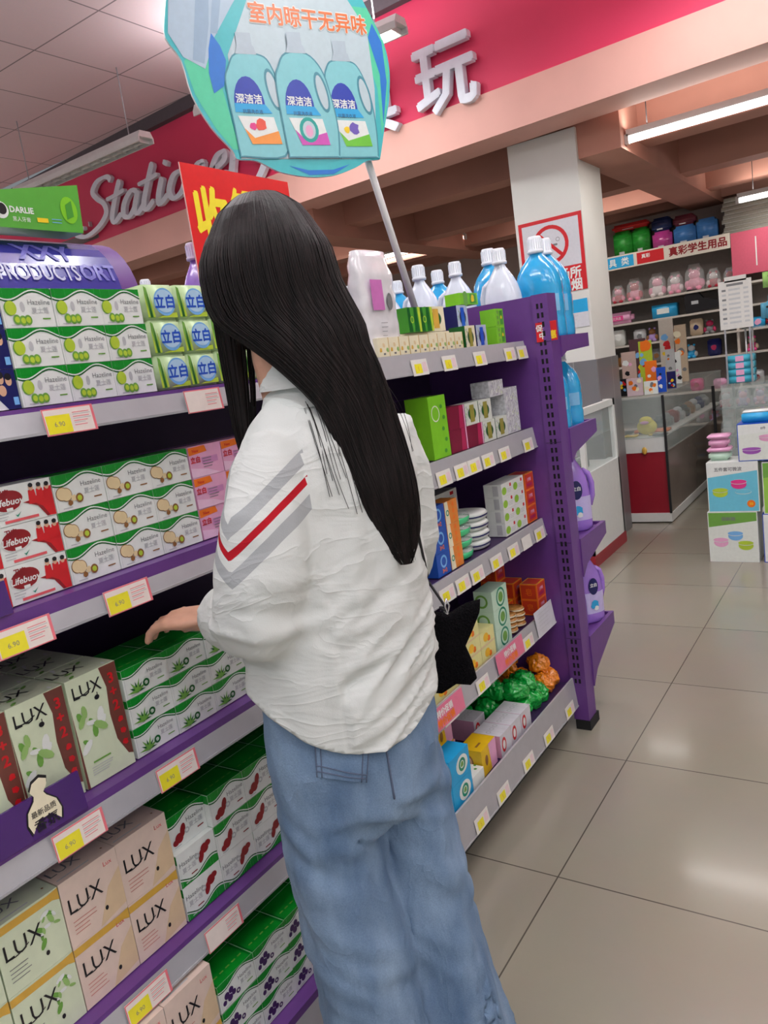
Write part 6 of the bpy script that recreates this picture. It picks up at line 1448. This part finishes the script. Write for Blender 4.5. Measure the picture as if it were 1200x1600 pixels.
for (cx, z, a, b_, lim) in ((-.028, 1.47, .086, .055, -.050), (-.026, 1.43, .090, .050, -.058), (-.016, 1.395, .092, .042, -.066), (.004, 1.365, .082, .036, -.074), (.018, 1.34, .070, .030, -.080), (.036, 1.31, .061, .022, -.085), (.055, 1.27, .050, .018, -.085), (.066, 1.23, .046, .016, -.085),
                            (.074, 1.19, .045, .014, -.08), (.082, 1.15, .041, .013, -.08), (.088, 1.11, .035, .012, -.08), (.092, 1.08, .028, .010, -.08), (.095, 1.055, .018, .008, -.08), (.096, 1.035, .007, .004, -.08)):
    cy = surf(cx, z, b_, lim) if z < 1.33 else lim
    RINGS.append((cx, cy, z, a, b_))
hr.ball((-.028, -.004, 1.455), (.087, .100, .107), HM, 32, 22)
hr.ball(HC + Ud * .050 + Fd * .030, (.064, .062, .050), HM, 24, 16, HA)
hr.loft(RINGS[:-2], HM, 28)
LOCK = [(-.088, .030, 1.46, .026, .060), (-.092, .032, 1.40, .026, .055), (-.095, .028, 1.35, .023, .045), (-.097, .020, 1.30, .020, .036), (-.100, .012, 1.25, .016, .028), (-.102, .008, 1.205, .009, .016)]
hr.loft(LOCK, HM, 20)
hr.loft([(.045, .050, 1.46, .022, .045), (.052, .055, 1.40, .020, .040), (.060, .060, 1.33, .018, .035), (.070, .065, 1.27, .014, .028), (.075, .075, 1.22, .008, .016)], HM, 20)
# cut the face side free: the cap must not cover the face
hair = fused(hr, 'hair', .0050, 3, HM)
bm = bmesh.new(); bm.from_mesh(hair.data)
rem = [v for v in bm.verts if (v.co - HC).dot(Fd) > .050 and abs((v.co - HC).dot(Rd)) < .050 and (v.co - HC).dot(Ud) < .034 and v.co.z > 1.28]
bmesh.ops.delete(bm, geom=rem, context='VERTS'); bm.to_mesh(hair.data); bm.free()
st = MB(); rr = random.Random(5)
def cat(pts, k=3):
    P = [Vector(p) for p in pts]; Q = []
    for i in range(len(P) - 1):
        p0, p1, p2, p3 = P[max(i - 1, 0)], P[i], P[i + 1], P[min(i + 2, len(P) - 1)]
        for j_ in range(k):
            t = j_ / k; Q.append(.5 * ((2 * p1) + (p2 - p0) * t + (2 * p0 - 5 * p1 + 4 * p2 - p3) * t * t + (3 * p1 - p0 - 3 * p2 + p3) * t ** 3))
    return Q + [P[-1]]
for i in range(300):
    u = -1 + 2 * (i + rr.random()) / 300; u = max(-.995, min(.995, u)); off = rr.random() * .0025; ph = rr.random() * 6
    pts = []
    for tz in (1.555, 1.535, 1.50):
        zz = (tz - 1.455) / .107; rr_ = math.sqrt(max(0, 1 - zz * zz)); w = u * .95
        pts.append((-.028 + .088 * rr_ * w, -.004 - .101 * rr_ * math.sqrt(1 - w * w) - off * .3, tz))
    last = len(RINGS) - rr.choice((0, 0, 0, 1, 1, 1, 2, 3, 4)); uu = u
    for (cx, cy, z, a, b_) in RINGS[:last]:
        wob = .0012 * math.sin(ph + z * 17)
        yh = cy - b_ * math.sqrt(1 - uu * uu)
        if z > 1.40:
            zz = (z - 1.455) / .107; e = math.sqrt(max(0, 1 - zz * zz)); yh = min(yh, -.004 - .100 * e * math.sqrt(max(0, 1 - (uu * a / .087) ** 2)))
        pts.append((cx + a * uu * 1.01 + wob, yh - off * .6, z))
    Q = cat(pts, 2); n = len(Q)
    st.tube(Q, [.0010 * (1 if k < n * .85 else 1 - .8 * (k - n * .85) / (n * .15)) for k in range(n)], HM, 4, cap=False)
for i in range(70):
    w = rr.random() * 6.28; pts = []
    k_ = rr.choice((len(LOCK), len(LOCK), len(LOCK) - 1))
    for (cx, cy, z, a, b_) in LOCK[:k_]: pts.append((cx + a * 1.03 * math.cos(w), cy + b_ * 1.03 * math.sin(w), z))
    if k_ == len(LOCK) and rr.random() < .5: pts.append((pts[-1][0] + .002, pts[-1][1], 1.18 - .03 * rr.random()))
    Q = cat(pts, 2); st.tube(Q, .0010, HM, 4, cap=False)
for i in range(60):
    u = -.9 + 1.8 * rr.random(); e_ = .018 * (rr.random() - .3); pts = []
    for q_, (cx, cy, z, a, b_) in enumerate(RINGS[-6:]):
        t = q_ / 5; pts.append((cx + a * u + e_ * t * t, cy - b_ * math.sqrt(1 - u * u) - .001, z + .012 * rr.random() * t))
    Q = cat(pts, 3); n = len(Q); st.tube(Q, [.0009 * (1 - .75 * k / n) for k in range(n)], HM, 4, cap=False)
# loose strands lying on the blouse
loose = [[(-.02, 1.345), (.0, 1.29), (.012, 1.23), (.020, 1.17), (.026, 1.11)], [(-.028, 1.34), (-.006, 1.285), (.006, 1.22), (.014, 1.15)], [(-.005, 1.335), (.012, 1.27), (.024, 1.20), (.034, 1.12), (.036, 1.09)],
         [(.06, 1.34), (.095, 1.29), (.118, 1.24), (.136, 1.18), (.142, 1.12)], [(.07, 1.33), (.105, 1.28), (.128, 1.22), (.140, 1.16)], [(.05, 1.335), (.088, 1.29), (.112, 1.24), (.124, 1.19)], [(-.035, 1.345), (-.014, 1.30), (.002, 1.25), (.010, 1.18), (.016, 1.13)]]
for L in loose:
    for k in range(3):
        am, fr_, ph_ = .004 * rr.random(), 18 + 14 * rr.random(), rr.random() * 6; dx = (rr.random() - .5) * .022; pts = []; cut = rr.choice((0, 0, 1)); L = L[:len(L) - cut]
        for (x, z) in L:
            xx = x + dx + am * math.sin(z * fr_ + ph_) * max(0, 1.33 - z) * 8; y = ray_y(bb_, xx, z); pts.append((xx, (y if y is not None else -.075) - .0035, z))
        Q = cat(pts, 4); st.tube(Q, [.0005] * len(Q), HM, 4, cap=False)
st.build('hair_strands', hair)
# --- shoes
SHM = mat('white_shoe', (206, 204, 200), rough=.5)
for (x, y, dx) in ((-.060, -.01, .02), (.065, .045, .025)):
    f0 = Vector((x + dx, y, 0)); mb = MB()
    mb.tube([f0 - Fv * .05 + Z * .045, f0 + Fv * .0 + Z * .045, f0 + Fv * .08 + Z * .036, f0 + Fv * .16 + Z * .026], [.036, .044, .040, .024], SHM, 18)
    q = [(-.065, -.030), (-.04, -.040), (.08, -.046), (.15, -.034), (.185, .0), (.15, .034), (.08, .046), (-.04, .040), (-.065, .030)]
    vs = [f0 + Fv * a_ + Bv * c_ + Z * zz for zz in (.0005, .022) for a_, c_ in q]; m_ = len(q)
    mb.add(vs, [list(range(m_))[::-1], list(range(m_, 2 * m_))] + [(i, (i + 1) % m_, m_ + (i + 1) % m_, m_ + i) for i in range(m_)], SHM)
    mb.build('shoe', person)
# ================================================================ black shoulder bag
bag = empty('shoulder_bag', PB, PR); tag(bag, 'small black fuzzy star shaped bag hanging on a thin strap by the blouse', 'bag')
FZ = mat('black_fuzzy_fabric', (14, 13, 16), rough=1.0, bump=.8, bscale=260, spec=.1); CH = mat('silver_clasp', (200, 200, 205), rough=.2, metal=1)
mb = MB()
star = [(.135, .935), (.165, .925), (.196, .938), (.214, .940), (.212, .925), (.196, .895), (.182, .872), (.190, .845), (.194, .815), (.183, .806), (.160, .812), (.135, .800), (.110, .806), (.088, .800), (.080, .812), (.092, .845), (.086, .872), (.070, .900), (.066, .925), (.078, .935), (.105, .925)]
cx, cz = .14, .87
rings = [(-.017, .80), (-.012, .95), (0, 1.0), (.012, .95), (.017, .80)]
vs = []; fs = []; n = len(star)
for (dy, k) in rings:
    for (x, z) in star: vs.append(((cx + (x - cx) * k) * 1.145 - .006, .165 + dy, 1.3 - (1.3 - (cz + (z - cz) * k)) * 1.145))
for i in range(len(rings) - 1):
    for k in range(n): fs.append((i * n + k, i * n + (k + 1) % n, (i + 1) * n + (k + 1) % n, (i + 1) * n + k))
fs += [tuple(range(n))[::-1], tuple((len(rings) - 1) * n + k for k in range(n))]
mb.add(vs, fs, FZ, True); mb.build('pouch', bag)
mb = MB(); pts = []
for (x, z) in ((.060, 1.285), (.090, 1.262), (.108, 1.22), (.118, 1.16), (.122, 1.10), (.127, 1.04), (.136, .985), (.146, .950)):
    y = ray_y(bb_, x, z); pts.append((x, (y - .004) if y is not None else .06, z))
pts += [(.163, .06, .915), (.166, .155, .888)]; mb.tube(cat(pts, 4), .0022, DARK, 8); mb.build('strap', bag)
mb = MB(); c = (.160, .05, .0); mb.tube([(c[0] + .003, c[1], .935), (c[0] + .007, c[1], .922), (c[0] + .003, c[1], .910), (c[0], c[1], .922), (c[0] + .003, c[1], .935)], .0016, CH, 6); mb.tube([(c[0] + .003, c[1], .910), (.166, .150, .885)], .002, CH, 6); mb.build('clasp', bag)
